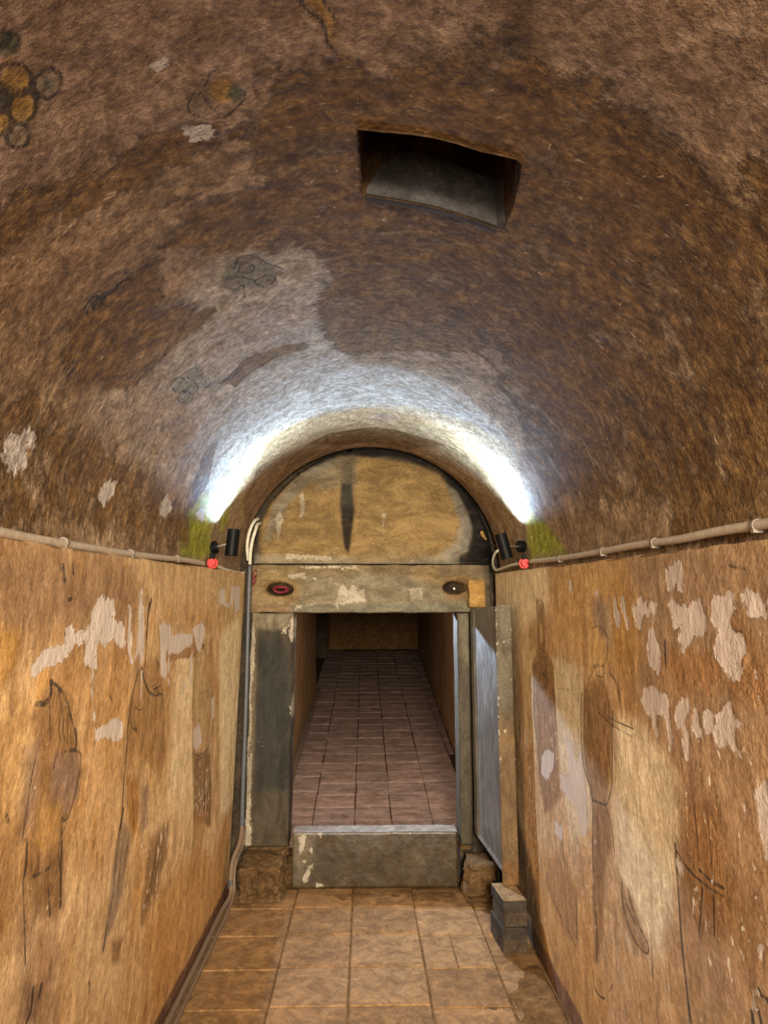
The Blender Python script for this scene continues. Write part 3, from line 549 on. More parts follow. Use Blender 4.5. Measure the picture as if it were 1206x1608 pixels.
CL([(110, 520), (180, 450), (250, 415), (262, 470), (340, 490), (255, 570), (200, 620), (110, 600)], .4, .05)
CL([(440, 120), (540, 100), (560, 330), (500, 380), (430, 250)], .3, .06)
CL([(-40, 600), (110, 640), (200, 720), (260, 760), (300, 800), (300, 870), (100, 840), (-40, 820)], .15, .08)
CL([(345, 600), (390, 560), (480, 535), (482, 545), (420, 565), (370, 605)], .9, .03)
CL([(300, 770), (325, 700), (345, 690), (325, 760), (300, 800)], .8, .02)
CL([(480, 700), (540, 678), (640, 680), (700, 700), (640, 706), (540, 700)], .7, .02)
CL([(484, 355), (600, 345), (720, 380), (800, 480), (780, 545), (700, 560), (540, 560), (496, 510), (504, 430)], .28, .05)
CL([(760, 560), (860, 640), (960, 700), (980, 800), (900, 780), (820, 690)], .1, .06)
CL([(815, 705), (850, 710), (890, 770), (870, 790), (850, 750)], .7, .02)
CL([(1060, 760), (1240, 740), (1240, 830), (1060, 850)], .3, .06)
T = g.paint
T([(-60, -60), (800, -60), (790, 60), (520, 120), (380, 200), (230, 260), (60, 320), (-60, 350)], (.30, .21, .16), .85, .08)
T([(800, -40), (1240, -40), (1240, 250), (1100, 240), (950, 130), (820, 60)], (.30, .21, .155), .8, .08)
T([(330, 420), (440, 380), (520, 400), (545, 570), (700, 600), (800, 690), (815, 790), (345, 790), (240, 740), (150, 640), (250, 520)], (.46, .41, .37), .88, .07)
T([(220, 400), (360, 300), (440, 290), (430, 350), (320, 400), (240, 450)], (.24, .165, .12), .7, .06)
T([(0, 370), (130, 330), (180, 420), (120, 520), (-40, 540), (-60, 400)], (.27, .17, .10), .7, .08)
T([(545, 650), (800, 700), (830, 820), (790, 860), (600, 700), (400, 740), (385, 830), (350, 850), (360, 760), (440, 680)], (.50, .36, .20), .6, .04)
T([(160, 620), (230, 600), (300, 640), (320, 720), (280, 760), (210, 700), (180, 760), (150, 700)], (.36, .27, .20), .7, .05)
T([(790, -50), (838, -50), (850, 60), (870, 150), (850, 185), (810, 150), (800, 60)], (.09, .05, .022), .85, .03)
T([(800, 130), (850, 120), (865, 170), (820, 180)], (.06, .035, .016), .7, .025)
T([(850, 400), (900, 440), (960, 560), (1010, 640), (960, 640), (880, 540)], (.12, .065, .028), .6, .05)
T([(1060, 380), (1100, 400), (1150, 520), (1180, 640), (1130, 600), (1080, 480)], (.14, .075, .03), .55, .04)
T([(1020, 640), (1206, 600), (1206, 700), (1100, 760), (1040, 720)], (.22, .13, .065), .5, .06)
T([(890, 60), (1000, 120), (1080, 190), (1020, 190), (920, 130)], (.26, .19, .15), .6, .03)
T([(900, 150), (980, 190), (1110, 330), (1080, 340), (960, 220)], (.14, .08, .035), .6, .03)
T([(700, 160), (750, 160), (750, 185), (700, 180)], (.10, .055, .02), .6, .03)
# green algae above each lamp
for q in ([(295, 800), (322, 775), (332, 800), (330, 868), (310, 880), (282, 872), (285, 830)], [(345, 815), (362, 800), (358, 822), (346, 838)], [(826, 810), (850, 815), (872, 845), (890, 866), (860, 872), (835, 876), (828, 850)]):
    T(q, (.33, .36, .035), .95, .03)
T([(318, 775), (334, 770), (334, 830), (322, 830)], (.50, .47, .10), .8, .03)
T([(826, 800), (838, 806), (838, 860), (828, 860)], (.50, .46, .12), .7, .03)
# painted blossoms, clouds and streaks
YE_, GR_, GY_ = (.42, .26, .07), (.075, .085, .055), (.26, .20, .145)
for x, y, r, c in ((27, 130, 25, YE_), (38, 172, 23, YE_), (4, 196, 16, YE_), (77, 136, 22, GY_), (80, 138, 10, GR_), (8, 155, 15, GR_), (30, 215, 19, GY_), (14, 72, 20, GR_), (18, 100, 12, (.34, .22, .13)), (352, 148, 21, YE_), (372, 152, 13, GR_), (315, 172, 15, GY_), (388, 212, 12, GY_)):
    T(disc(x, y, r), c, .9, .006, warp=False)
for x, y, r in ((27, 130, 26), (38, 172, 25), (4, 196, 17), (79, 136, 23), (8, 155, 17), (30, 215, 20)):
    g.stroke(disc(x, y, r, n=12), .007, closed=True)
for x, y, r, s in ((355, 150, 32, 0), (315, 172, 17, 3)): g.stroke(disc(x, y, r, n=14)[s:s+12], .005)
g.stroke([(10, 55), (30, 60), (34, 75), (20, 90)], .007); g.stroke([(388, 200), (384, 222), (362, 235)], .004)
T([(478, -10), (505, -10), (512, 15), (525, 35), (528, 60), (518, 72), (508, 40), (490, 22)], (.34, .20, .05), .9, .008)
g.stroke([(478, 0), (476, 18), (500, 30), (510, 50), (514, 70), (522, 78)], .007); g.stroke([(506, 0), (514, 18), (527, 34), (528, 60)], .006)
T(disc(392, 428, 42, 22), (.15, .14, .10), .8, .02); T(disc(365, 445, 22, 16), (.16, .15, .11), .7, .02)
for q in ([(368, 425), (378, 408), (402, 405), (420, 415), (446, 425)], [(375, 430), (382, 415), (398, 418), (396, 430), (384, 430)], [(400, 445), (415, 450), (432, 440), (425, 432), (402, 440)], [(350, 450), (370, 455), (382, 448), (384, 468)], [(350, 440), (372, 436), (400, 440)]):
    g.stroke(q, .006)
T(disc(157, 478, 18, 14), (.10, .10, .08), .75, .015)
for q in ([(138, 492), (150, 470), (165, 470), (180, 460), (190, 448), (208, 440)], [(148, 480), (158, 470), (165, 480), (155, 490), (148, 482)], [(165, 482), (172, 466), (186, 455)], [(140, 498), (146, 488)]): g.stroke(q, .007)
for x, y, rx, ry in ((306, 588, 12, 10), (283, 605, 12, 12), (300, 610, 12, 10), (318, 600, 12, 10), (292, 625, 12, 10)):
    T(disc(x, y, rx, ry), (.23, .235, .20), .7, .008); g.stroke(disc(x, y, rx, ry, 10), .004, closed=True)
T(disc(605, 655, 20, 6), (.34, .24, .2), .6, .02); T(disc(796, 544, 12, 8), (.12, .12, .10), .7, .01); g.stroke(disc(796, 544, 12, 8, 10), .005, closed=True)
T(disc(500, 634, 12, 6), (.34, .26, .22), .6, .02); g.stroke(disc(500, 634, 12, 6, 10), .003, closed=True)
for rx, ry, dx in ((16, 46, 0), (10, 36, 0), (5, 24, 2)):
    g.stroke([(930+dx+rx*math.cos(a)-.0*ry+ry*.38*math.sin(a), 738+ry*math.sin(a)) for a in [2*math.pi*k/14 for k in range(14)]], .005, closed=True)
g.stroke([(770, 610), (782, 625), (800, 632), (812, 645), (796, 640), (776, 628)], .005); g.stroke([(770, 640), (790, 655), (806, 668)], .004)
for P_ in ([(10, 690), (22, 672), (34, 680), (48, 674), (60, 690), (62, 712), (46, 700), (44, 730), (24, 742), (6, 722)], [(162, 765), (172, 755), (184, 758), (180, 778), (164, 795), (158, 780)], [(252, 785), (262, 776), (268, 800), (258, 816), (250, 808)], [(306, 808), (316, 798), (322, 815), (314, 824)], [(8, 735), (20, 738), (18, 742)],
           [(235, 118), (275, 105), (290, 108), (250, 126)], [(280, 210), (330, 205), (345, 222), (300, 232)]):
    g.white(P_)
for P_ in ([(980, 20), (1010, 45), (1004, 48), (975, 24)], [(940, 44), (965, 50), (962, 54), (940, 48)], [(656, 36), (700, 50), (690, 52)], [(1130, 180), (1155, 200), (1150, 204)]): g.paint(P_, (.45, .35, .26), .8, .006)
g.f['fleck'] += .05
for pts in ([(400, 90), (560, 100), (700, 60), (1000, 200), (1206, 400), (1206, 700), (960, 780), (740, 400), (420, 400)], [(-20, 280), (300, 200), (400, 300), (100, 400), (0, 400)], [(-20, 560), (150, 500), (300, 560), (300, 860), (-20, 820)]): g.field('fleck', pts, .45, .1)
# cut the hole: drop faces whose middle lies inside, pull the ragged rim onto its outline
def inside(P, x, y):
    P = np.array(P); r = np.zeros(x.shape, bool)
    for i in range(len(P)):
        a, b = P[i], P[(i+1) % len(P)]; c = (a[1] > y) != (b[1] > y)
        r ^= c & (x < (b[0]-a[0])*(y-a[1])/((b[1]-a[1]) if abs(b[1]-a[1]) > 1e-9 else 1e-9)+a[0])
    return r
Uc = (g.U[:-1, :-1]+g.U[1:, 1:])/2; Vc = (g.V[:-1, :-1]+g.V[1:, 1:])/2
keep = ~inside(HOLE, Uc, Vc)
near = np.zeros(g.U.shape, bool)
k2 = np.zeros(g.U.shape, int); 
for a in (0, 1):
    for b in (0, 1): k2[a:a+keep.shape[0], b:b+keep.shape[1]] += keep
rimv = (k2 > 0) & (k2 < 4) & (g.U > .6) & (g.U < 2.2) & (g.V > .2) & (g.V < 2.6)
GU, GV = g.U.copy(), g.V.copy()
for i, j in zip(*np.where(rimv)):
    best = (9, 0, 0); p = np.array([g.U[i, j], g.V[i, j]])
    for k in range(len(HOLE)):
        a, b = np.array(HOLE[k]), np.array(HOLE[(k+1) % len(HOLE)]); d = b-a; t = np.clip(((p-a)@d)/(d@d), 0, 1); q = a+t*d; e = np.hypot(*(p-q))
        if e < best[0]: best = (e, *q)
    if best[0] < .02: GU[i, j], GV[i, j] = best[1]+rng.uniform(-.002, .002), best[2]+rng.uniform(-.002, .002)
def vpos(U, V):
    th = V/RV
    d = fbm(U*1.1+2, V*1.2+5, 90, 5)*.022+fbm(U*5, V*9, 95, 4)*.007
    r = RV+d*np.clip(np.sin(th)*4, 0, 1)*np.clip((4.66-U)/.1, .15, 1)
    return np.stack([XC+r*np.cos(th), U, zs(U)+r*np.sin(th)+np.minimum(V, 0)*0], -1)
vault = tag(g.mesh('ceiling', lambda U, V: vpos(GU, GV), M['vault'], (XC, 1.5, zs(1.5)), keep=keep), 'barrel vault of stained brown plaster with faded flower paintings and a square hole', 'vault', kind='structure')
# shaft above the hole: lining walls following the hole outline
def vp(q): p = vpos(np.array([[q[0]]]), np.array([[q[1]]]))[0, 0]; return Vector(p)
ring = []
for k in range(len(HOLE)):
    a, b = HOLE[k], HOLE[(k+1) % len(HOLE)]; m_ = max(1, int(math.hypot(a[0]-b[0], a[1]-b[1])/.02))
    for j in range(m_): ring.append((a[0]+(b[0]-a[0])*j/m_, a[1]+(b[1]-a[1])*j/m_))
bm = bmesh.new(); lv = []
for h in (-.006, .05, .11, .18, .26, .36, .5):
    row = []
    for k, q in enumerate(ring):
        p = vp(q); jit = .004+.012*(h > .05); o_ = Vector((rng.uniform(-1, 1)*jit*.4, rng.uniform(-1, 1)*jit*.5, 0)) if h > 0 else Vector((0, 0, 0))
        row.append(bm.verts.new(p+Vector((.0, h*.10, h))+o_))
    lv.append(row)
n_ = len(ring)
for a, b in zip(lv, lv[1:]):
    for k in range(n_): bm.faces.new((a[k], a[(k+1) % n_], b[(k+1) % n_], b[k]))
bm.faces.new(lv[-1])
M['shaft'] = stone('shaft_earth', (.10, .055, .025), (.07, .04, .02), (.15, .085, .04), .95, .1, 2, .012)
sh = solid('shaft_lining', bm, M['shaft'], (.17, 1.46, 1.08), vault)
sh.parent = vault
# smooth cement coat on the shaft's far side, cut to its lit outline
bm = bmesh.new(); A_ = [aV(x, y) for x, y in [(575, 306), (600, 308), (640, 313), (690, 323), (740, 337), (781, 351), (795, 345)]]
bot = [vp(q)+Vector((0, -.006, -.002)) for q in A_]; hts = (.012, .10, .155, .15, .145, .14, .135)
f0 = [bm.verts.new(p) for p in bot]; f1 = [bm.verts.new(p+Vector((0, h*.10, h))) for p, h in zip(bot, hts)]
for k in range(len(bot)-1): bm.faces.new((f0[k], f0[k+1], f1[k+1], f1[k]))
r = bmesh.ops.extrude_face_region(bm, geom=bm.faces[:]); bmesh.ops.translate(bm, vec=(0, .03, 0), verts=[e for e in r['geom'] if isinstance(e, bmesh.types.BMVert)])
solid('cement_coat', bm, M['cement'], (.17, 1.6, 1.1), vault)
# back of the room, behind the camera
bm = hexa(boxp(-1.0, 1.1, -2.1, -2.0, FL-.05, 1.3), 0); tag(solid('wall_back', bm, M['dust'], (0, -2.05, FL)), kind='structure')
# ================================================================ SETTING: masonry round the doorway, floors, sloping passage
def boxes(name, lst, m, loc, kind='structure'):
    bm = bmesh.new()
    for b in lst:
        t = hexa(boxp(*b), 0); me = bpy.data.meshes.new('t'); t.to_mesh(me); t.free(); bm.from_mesh(me); bpy.data.meshes.remove(me)
    return tag(solid(name, bm, m, loc), kind=kind)
M['soot'] = stone('sooty_masonry', (.075, .055, .035), (.04, .032, .024), (.13, .10, .065), .9, .2, 2, .01)
we = boxes('wall_end', [(-1.1, -.70, 4.80, 4.90, FL-.1, 1.5), (.68, 1.2, 4.80, 4.90, FL-.1, 1.5), (-.70, .68, 4.80, 4.90, .40, 1.5), (-.70, -.5, 4.80, 4.9, FL-.1, .12), (.64, .68, 4.80, 4.9, FL-.1, .12)], M['soot'], (0, 4.8, FL))
fl = boxes('floor', [(-.9, .95, -2.1, 5.34, FL-.10, FL-.009)], M['dust'], (0, 1.6, FL-.05))
SL = .1363
def rz(Y): return FL+max(0, Y-5.33)*SL
bm = hexa([(-.9, 5.33, FL-.1), (1.3, 5.33, FL-.1), (1.3, 14.4, rz(14.4)-.1), (-.9, 14.4, rz(14.4)-.1), (-.9, 5.33, FL-.010), (1.3, 5.33, FL-.010), (1.3, 14.4, rz(14.4)-.010), (-.9, 14.4, rz(14.4)-.010)], 0)
rf = tag(solid('floor', bm, M['rdust'], (.1, 5.4, FL)), kind='structure')
def tile(name, x0, x1, y0, y1, zf, m, parent, amp=.0022, th=.03):
    """slightly uneven fired tile with a worn edge; zf(y) = top height"""
    cx, cyy = (x0+x1)/2, (y0+y1)/2; j = lambda: rng.uniform(-1, 1)*amp
    P = [(x0+j(), y0+j(), zf(y0)-th), (x1+j(), y0+j(), zf(y0)-th), (x1+j(), y1+j(), zf(y1)-th), (x0+j(), y1+j(), zf(y1)-th)]
    t = rng.uniform(-1, 1)*amp*.6
    Q = [(p[0], p[1], zf(p[1])+t+j()*.7) for p in P]
    bm = hexa(P+Q, .005, 1); o = solid(name, bm, m, (cx, cyy, zf(cyy)-.015), parent); return o
cols = [(-.835, -.416), (-.408, -.066), (-.058, .304), (.312, .655), (.663, .884)]
rows = [(4.40, 4.70), (4.04, 4.40), (3.672, 4.04), (3.32, 3.672), (2.96, 3.32), (2.60, 2.96), (2.24, 2.60), (1.88, 2.24), (1.52, 1.88)]
for ci, (x0, x1) in enumerate(cols):
    off = (-.02, 0, 0, -.03, -.05)[ci]
    for ri, (y0, y1) in enumerate(rows):
        m = M['tile'][rng.randint(3)]
        if ci == 3 and ri == 2:            # this tile is cracked in two
            tile('tile', x0, .47, y0+off+.003, y1+off-.003, lambda y: FL, m, fl); tile('tile', .474, x1, y0+off+.003, y1+off-.003, lambda y: FL+.001, M['tile'][2], fl); continue
        tile('tile', x0, x1, y0+off+.0035, y1+off-.0035, lambda y: FL, m, fl)
# drifted dust on the floor along the right wall and in front of the threshold
def dust(name, U0, U1, V0, V1, hf, m, seed):
    us = np.linspace(U0, U1, 70); vs = np.linspace(V0, V1, 90); g = Grid(us, vs, None, 0, seed)
    def pos(U, V):
        e = np.clip((U-U0)/.06, 0, 1)*np.clip((U1-U)/.03, 0, 1)*np.clip((V-V0)/.1, 0, 1)*np.clip((V1-V)/.1, 0, 1)
        return np.stack([U, V, FL-.008+hf(U, V)*e+fbm(U*9, V*7, seed, 5)*.011*e], -1)
    return g.mesh(name, pos, m, ((U0+U1)/2, (V0+V1)/2, FL))
tag(dust('dust_drift', .50, .885, 2.4, 3.70, lambda U, V: .004+.022*np.clip((U-.62)/.25, 0, 1)**1.5, M['dust'], 301), 'brown earth drifted over the floor tiles along the right wall', 'earth', kind='stuff')
tag(dust('dust_drift', -.3, .60, 4.1, 4.672, lambda U, V: -.001+.009*np.clip((V-4.3)/.3, 0, 1), M['dust'], 322), 'thin brown earth lying on the tiles before the threshold', 'earth', kind='stuff')
# ramp tiles
xr = lambda Y: .93+.019*(Y-5)
rc = [(-.735, -.418), (-.412, -.071), (-.065, .230), (.236, .569), (.575, None)]
for ci, (x0, x1) in enumerate(rc):
    y = 5.36+(.12, .0, .03, .02, .05)[ci]; st = (.36, .278, .278, .280, .277)[ci]
    while y < 13.9:
        L_ = st*(1+rng.uniform(-.02, .02)); xx = x1 if x1 is not None else min(xr(y), .905+.0*y)
        tile('ramp_tile', x0+rng.uniform(-.004, .004), xx+rng.uniform(-.004, .004)*(x1 is not None), y+.004, y+L_-.004, rz, M['rtile'][rng.randint(3)], rf, .003)
        y += L_
y = 7.6
while y < 13.8:
    if xr(y)-.912 > .05: tile('ramp_tile', .911, xr(y)-.005, y+.004, y+.45, rz, M['rtile'][rng.randint(3)], rf, .003)
    y += .46
# ramp walls, vault, far wall
def planegrid(name, P00, P10, P11, P01, m, n1, n2, amp, seed, paint=None, label=None):
    g = Grid(np.linspace(0, 1, n1), np.linspace(0, 1, n2), None, 0, seed); a, b, c, d = map(np.array, (P00, P10, P11, P01))
    if paint: paint(g)
    nrm = np.cross(b-a, d-a).astype(float); nrm /= np.linalg.norm(nrm)
    def pos(U, V):
        U_, V_ = U[..., None], V[..., None]; p = a*(1-U_)*(1-V_)+b*U_*(1-V_)+c*U_*V_+d*(1-U_)*V_
        return p+nrm*(fbm(U*7, V*4, seed, 5)*amp)[..., None]
    o = g.mesh(name, pos, m, tuple(P00)); return tag(o, label, kind='structure')
planegrid('wall_left', (-.745, 4.9, FL-.05), (-.72, 10.6, rz(10.6)-.05), (-.72, 10.6, 1.6), (-.745, 4.9, 1.2), M['ramp'], 160, 60, .012, 401)
planegrid('wall_left', (-.72, 13.2, rz(13.2)-.05), (-.70, 14.4, rz(14.4)-.05), (-.70, 14.4, 2.4), (-.72, 13.2, 2.2), M['ramp'], 30, 40, .012, 402)
boxes('wall_left', [(-1.5, -1.45, 10.4, 13.4, -1.5, 2.4), (-1.5, -.72, 10.5, 10.6, -1.5, 2.4), (-1.5, -.72, 13.2, 13.3, -1.5, 2.4)], M['soot'], (-1.2, 12, -1))
planegrid('wall_right', (.93, 4.9, FL-.05), (1.11, 14.4, rz(14.4)-.05), (1.11, 14.4, 2.4), (.93, 4.9, 1.2), M['ramp'], 200, 60, .012, 403)
planegrid('wall_end', (-.72, 14.2, rz(14.2)-.05), (1.12, 14.2, rz(14.2)-.05), (1.12, 14.2, 2.4), (-.72, 14.2, 2.4), M['dust'], 80, 80, .04, 404)
us = np.linspace(4.9, 14.4, 60); vs = np.linspace(-.05, math.pi*.93+.05, 40)
g = Grid(us, vs, None, 0, 405)
tag(g.mesh('ceiling', lambda U, V: np.stack([.1+.93*np.cos(V/.93), U, .35+(U-4.9)*.12+.93*np.sin(V/.93)], -1), M['ramp'], (.1, 5, .4)), kind='structure')

# ================================================================ THE STONE DOORWAY
def slab(name, x0, x1, z0, z1, Y, depth, m, paint=None, disp=None, res=.008, rag=.002, seed=5, xf=None, loc=None, edge=.004, front=None):
    """dressed stone: painted, slightly weathered front face with thickness behind; xf maps (x, y, z) arrays to the world"""
    us = np.concatenate([[x0-1e-4], np.linspace(x0, x1, max(4, int((x1-x0)/res))), [x1+1e-4]])
    vs = np.concatenate([[z0-1e-4], np.linspace(z0, z1, max(4, int((z1-z0)/res))), [z1+1e-4]])
    px = front or (lambda x, y: (lambda q: (q.x, q.z))(aY(x, y, Y)))
    g = Grid(us, vs, px, .006, seed)
    if paint: paint(g)
    def pos(U, V):
        bk = np.zeros(U.shape, bool); bk[0, :] = bk[-1, :] = True; bk[:, 0] = bk[:, -1] = True
        dd = np.minimum(np.minimum(U-x0, x1-U), np.minimum(V-z0, z1-V)); chip = np.clip(fbm(U*17, V*17, seed+2, 4)+.15, 0, 1)
        y = Y+edge*np.clip(1-dd/(.006+.014*chip), 0, 1)**2+fbm(U*5, V*5, seed+3, 5)*rag*2
        if disp is not None: y = y+disp(U, V)
        y = np.where(bk, Y+depth, y)
        e = fbm(V*9+3, U*0+1, seed+5, 4)*rag*2; e2 = fbm(U*9+3, V*0+1, seed+6, 4)*rag*2
        X = U+np.where(np.minimum(U-x0, x1-U) < .02, e, 0); Z = V+np.where(np.minimum(V-z0, z1-V) < .02, e2, 0)
        if xf: X, y, Z = xf(X, y, Z)
        return np.stack([X, y, Z], -1)
    nu, nv = g.U.shape; o = g.mesh(name, pos, m, loc or ((x0+x1)/2, Y, z0))
    bm = bmesh.new(); bm.from_mesh(o.data); bm.verts.ensure_lookup_table()
    I = lambda i, j: bm.verts[i*nv+j]
    try: bm.faces.new([I(0, 0), I(0, nv-1), I(nu-1, nv-1), I(nu-1, 0)])
    except Exception: pass
    rimf = [f for f in bm.faces if any((v.index//nv in (0, nu-1)) or (v.index % nv in (0, nv-1)) for v in f.verts)]
    for f in rimf: f.smooth = False
    bm.to_mesh(o.data); bm.free(); return o
# --- tympanum
TC, TR, TZ = .061, .832, .430
def ptymp(g):
    P = g.paint; bl, gy, tn = (.009, .007, .006), (.19, .175, .14), (.26, .17, .07)
    P(disc(590, 900, 215, 230), (.07, .057, .042), .95, .02)
    P([(412, 800), (430, 770), (470, 740), (540, 715), (600, 720), (690, 735), (730, 790), (745, 850), (735, 872), (700, 880), (410, 884), (405, 830)], tn, .95, .02)
    P([(520, 706), (600, 700), (650, 706), (700, 730), (740, 775), (765, 825), (776, 884), (690, 884), (722, 860), (728, 830), (712, 780), (690, 745), (630, 718), (540, 712)], bl, .92, .02)
    P([(700, 760), (722, 775), (742, 830), (735, 865), (700, 882), (690, 870), (715, 850), (722, 820), (710, 785)], (.22, .20, .16), .75, .015)
    P([(430, 790), (470, 745), (510, 720), (540, 722), (500, 745), (455, 790), (425, 850), (412, 850)], gy, .7, .02)
    P([(398, 870), (600, 875), (720, 870), (720, 890), (398, 890)], (.26, .23, .17), .6, .015)
    P([(440, 720), (500, 700), (560, 705), (480, 730), (410, 790), (400, 800)], (.09, .075, .055), .8, .02)
    P([(478, 735), (560, 712), (560, 760), (500, 770)], gy, .5, .03)
    P([(535, 760), (552, 760), (556, 800), (551, 850), (547, 870), (541, 862), (536, 820)], bl, .95, .012)
    P([(536, 720), (556, 720), (556, 800), (536, 800)], (.05, .045, .035), .6, .03)
    P([(560, 870), (600, 848), (640, 855), (665, 880), (560, 884)], (.22, .15, .07), .7, .012)
    P([(690, 730), (730, 765), (765, 820), (780, 886), (730, 886), (745, 850), (735, 800)], bl, .97, .015); P([(420, 765), (460, 735), (520, 703), (640, 700), (700, 730), (640, 716), (530, 716), (470, 745), (430, 785)], bl, .85, .015)
    for q in ([(432, 812), (440, 800), (446, 818), (436, 850)], [(470, 775), (478, 770), (480, 800), (472, 815)], [(600, 806), (606, 806), (606, 815), (600, 815)], [(450, 868), (520, 874), (520, 880), (450, 876)], [(600, 820), (604, 820), (603, 836)]): g.white(q)
us = np.linspace(-TR, TR, 200); vs = np.linspace(0, TR*1.0, 110)
g = Grid(us, vs, lambda x, y: (lambda q: (q.x-TC, q.z-TZ))(aY(x, y, 4.70)), .01, 501); ptymp(g)
RR = np.hypot(g.U, g.V); rag_ = fbm(np.arctan2(g.V, g.U)*6+9, g.U*0, 503, 4)*.006
k_ = np.where(RR > TR-.0, (TR+rag_)/np.maximum(RR, 1e-6), 1)
outm = RR > TR+.012
def tpos(U, V):
    y = 4.70+fbm(U*5, V*5, 505, 5)*.006+.02*np.clip((RR-TR+.02)/.02, 0, 1)+np.where(outm, .06, 0)
    b = (V < .006); y = y+np.where(b, .004, 0)
    return np.stack([TC+U*k_, y, TZ+V*k_], -1)
tk = ~(outm[:-1, :-1] & outm[1:, :-1] & outm[1:, 1:] & outm[:-1, 1:])
ty = g.mesh('tympanum_stone', tpos, M['lintel'], (TC, 4.70, TZ), keep=tk)
md = ty.modifiers.new('thickness', 'SOLIDIFY'); md.thickness = .05; md.offset = 1 if False else -1
tag(ty, 'half-round tan stone filling the arch above the doorway, edged with black soot', 'stone')
# --- lintel with two sockets
PIT = [(-.574, .256, .085, .040, .11), (.615, .268, .072, .040, .14)]
def plint(g):
    P = g.paint
    P([(470, 905), (560, 900), (640, 905), (700, 930), (700, 962), (470, 962)], (.24, .215, .155), .6, .04)
    P([(455, 948), (740, 945), (740, 964), (455, 964)], (.15, .14, .105), .75, .015)
    P([(395, 900), (460, 890), (470, 900), (480, 925), (460, 945), (400, 962)], (.26, .185, .085), .6, .04)
    P([(398, 930), (430, 938), (462, 945), (455, 962), (396, 962)], (.25, .17, .10), .7, .02)
    P([(700, 900), (735, 900), (740, 935), (700, 935)], (.20, .12, .05), .8, .03)
    P([(690, 888), (780, 886), (780, 905), (690, 905)], (.13, .10, .065), .7, .02)
    P([(760, 895), (790, 890), (790, 960), (760, 960)], (.05, .045, .035), .7, .02)  # dark tint paints the shade of the gap at the right end
    for x_, z_, rx_, rz_, d_ in PIT:
        P([(x_+rx_*1.25*math.cos(a), z_+rz_*1.25*math.sin(a)) for a in [.4*k for k in range(16)]], (.16, .095, .035), .9, .02, 'uv'); P([(x_+rx_*.95*math.cos(a), z_+rz_*.95*math.sin(a)) for a in [.4*k for k in range(16)]], (.018, .011, .007), 1., .012, 'uv')  # near-black paint inside each socket imitates the shade of a deep hole
    for q in ([(452, 902), (478, 900), (484, 912), (470, 908), (452, 908)], [(532, 926), (538, 914), (546, 928), (556, 916), (562, 930), (572, 924), (574, 944), (525, 950)], [(485, 905), (498, 907), (497, 914)], [(640, 925), (664, 920), (664, 940), (646, 944)], [(470, 888), (560, 890), (560, 893), (470, 892)], [(528, 952), (530, 948), (531, 958)], [(464, 950), (500, 948), (462, 957)]): g.white(q)
def dpit(U, V):
    y = 0
    for x, z, rx, rz_, d in PIT:
        r = np.hypot((U-x)/rx, (V-z)/rz_)+fbm(U*20, V*20, 520, 3)*.25; y = y+d*np.clip((1.15-r)/.22, 0, 1)**.6+.006*np.clip((1.9-r)/.8, 0, 1)
    return y
li = slab('lintel_stone', -.765, .862, .100, .422, 4.675, .22, M['lintel'], plint, dpit, .0065, .003, 511)
tag(li, 'long tan stone lintel with two hollowed sockets, spanning the doorway', 'stone')
# --- jambs
def pjl(g):
    P = g.paint
    P([(392, 962), (465, 962), (465, 985), (430, 990), (395, 985)], (.20, .165, .11), .8, .02)
    P([(380, 960), (405, 962), (402, 1100), (394, 1335), (376, 1335)], (.20, .15, .085), .6, .015)
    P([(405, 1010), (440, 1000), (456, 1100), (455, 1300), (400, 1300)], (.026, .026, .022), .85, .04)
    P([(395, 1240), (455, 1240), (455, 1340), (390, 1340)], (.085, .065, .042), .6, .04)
    for q in ([(393, 970), (400, 990), (399, 1040), (396, 1100), (392, 1200), (388, 1335), (383, 1335), (388, 1200), (391, 1060)], [(388, 1100), (396, 1105), (395, 1130), (390, 1160)], [(386, 1200), (396, 1180), (394, 1332), (384, 1332)], [(456, 975), (462, 968), (461, 1000), (457, 1010), (454, 995)], [(455, 1110), (459, 1090), (458, 1130)], [(441, 988), (452, 984), (450, 996), (443, 994)], [(396, 980), (402, 1010), (398, 1030)]): g.white(q)
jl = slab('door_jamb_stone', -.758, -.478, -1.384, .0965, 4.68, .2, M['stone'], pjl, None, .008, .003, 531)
tag(jl, 'broad grey stone door jamb with white corroded edges, left of doorway', 'stone')
def pjr(g):
    g.paint([(718, 962), (745, 962), (745, 1060), (722, 1030)], (.17, .15, .105), .7, .03)
    g.paint([(718, 1040), (740, 1040), (740, 1340), (718, 1340)], (.10, .085, .06), .6, .03)
jr = slab('door_jamb_stone', .632, .712, -1.384, .0965, 4.68, .2, M['stone'], pjr, None, .008, .0015, 541)
tag(jr, 'narrow grey stone door jamb between the opening and the open leaf', 'stone')
# --- threshold
def pth(g):
    g.paint([(458, 1300), (500, 1305), (490, 1350), (470, 1390), (458, 1390)], (.15, .12, .075), .6, .03)
    g.paint([(540, 1305), (600, 1305), (600, 1330), (540, 1340)], (.06, .05, .035), .5, .03)
    for q in ([(470, 1312), (482, 1308), (478, 1330), (470, 1345)], [(482, 1360), (492, 1355), (484, 1385), (476, 1388)], [(500, 1308), (506, 1306), (504, 1318)], [(496, 1388), (508, 1388), (506, 1394), (496, 1394)], [(486, 1334), (490, 1330), (489, 1340)], [(474, 1352), (480, 1350), (478, 1360)]): g.white(q)
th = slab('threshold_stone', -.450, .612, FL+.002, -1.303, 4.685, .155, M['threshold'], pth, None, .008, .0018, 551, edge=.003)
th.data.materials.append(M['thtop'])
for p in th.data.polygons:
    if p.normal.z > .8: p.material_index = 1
tag(th, 'knee-high dark stone threshold slab with a polished top across the doorway', 'stone')
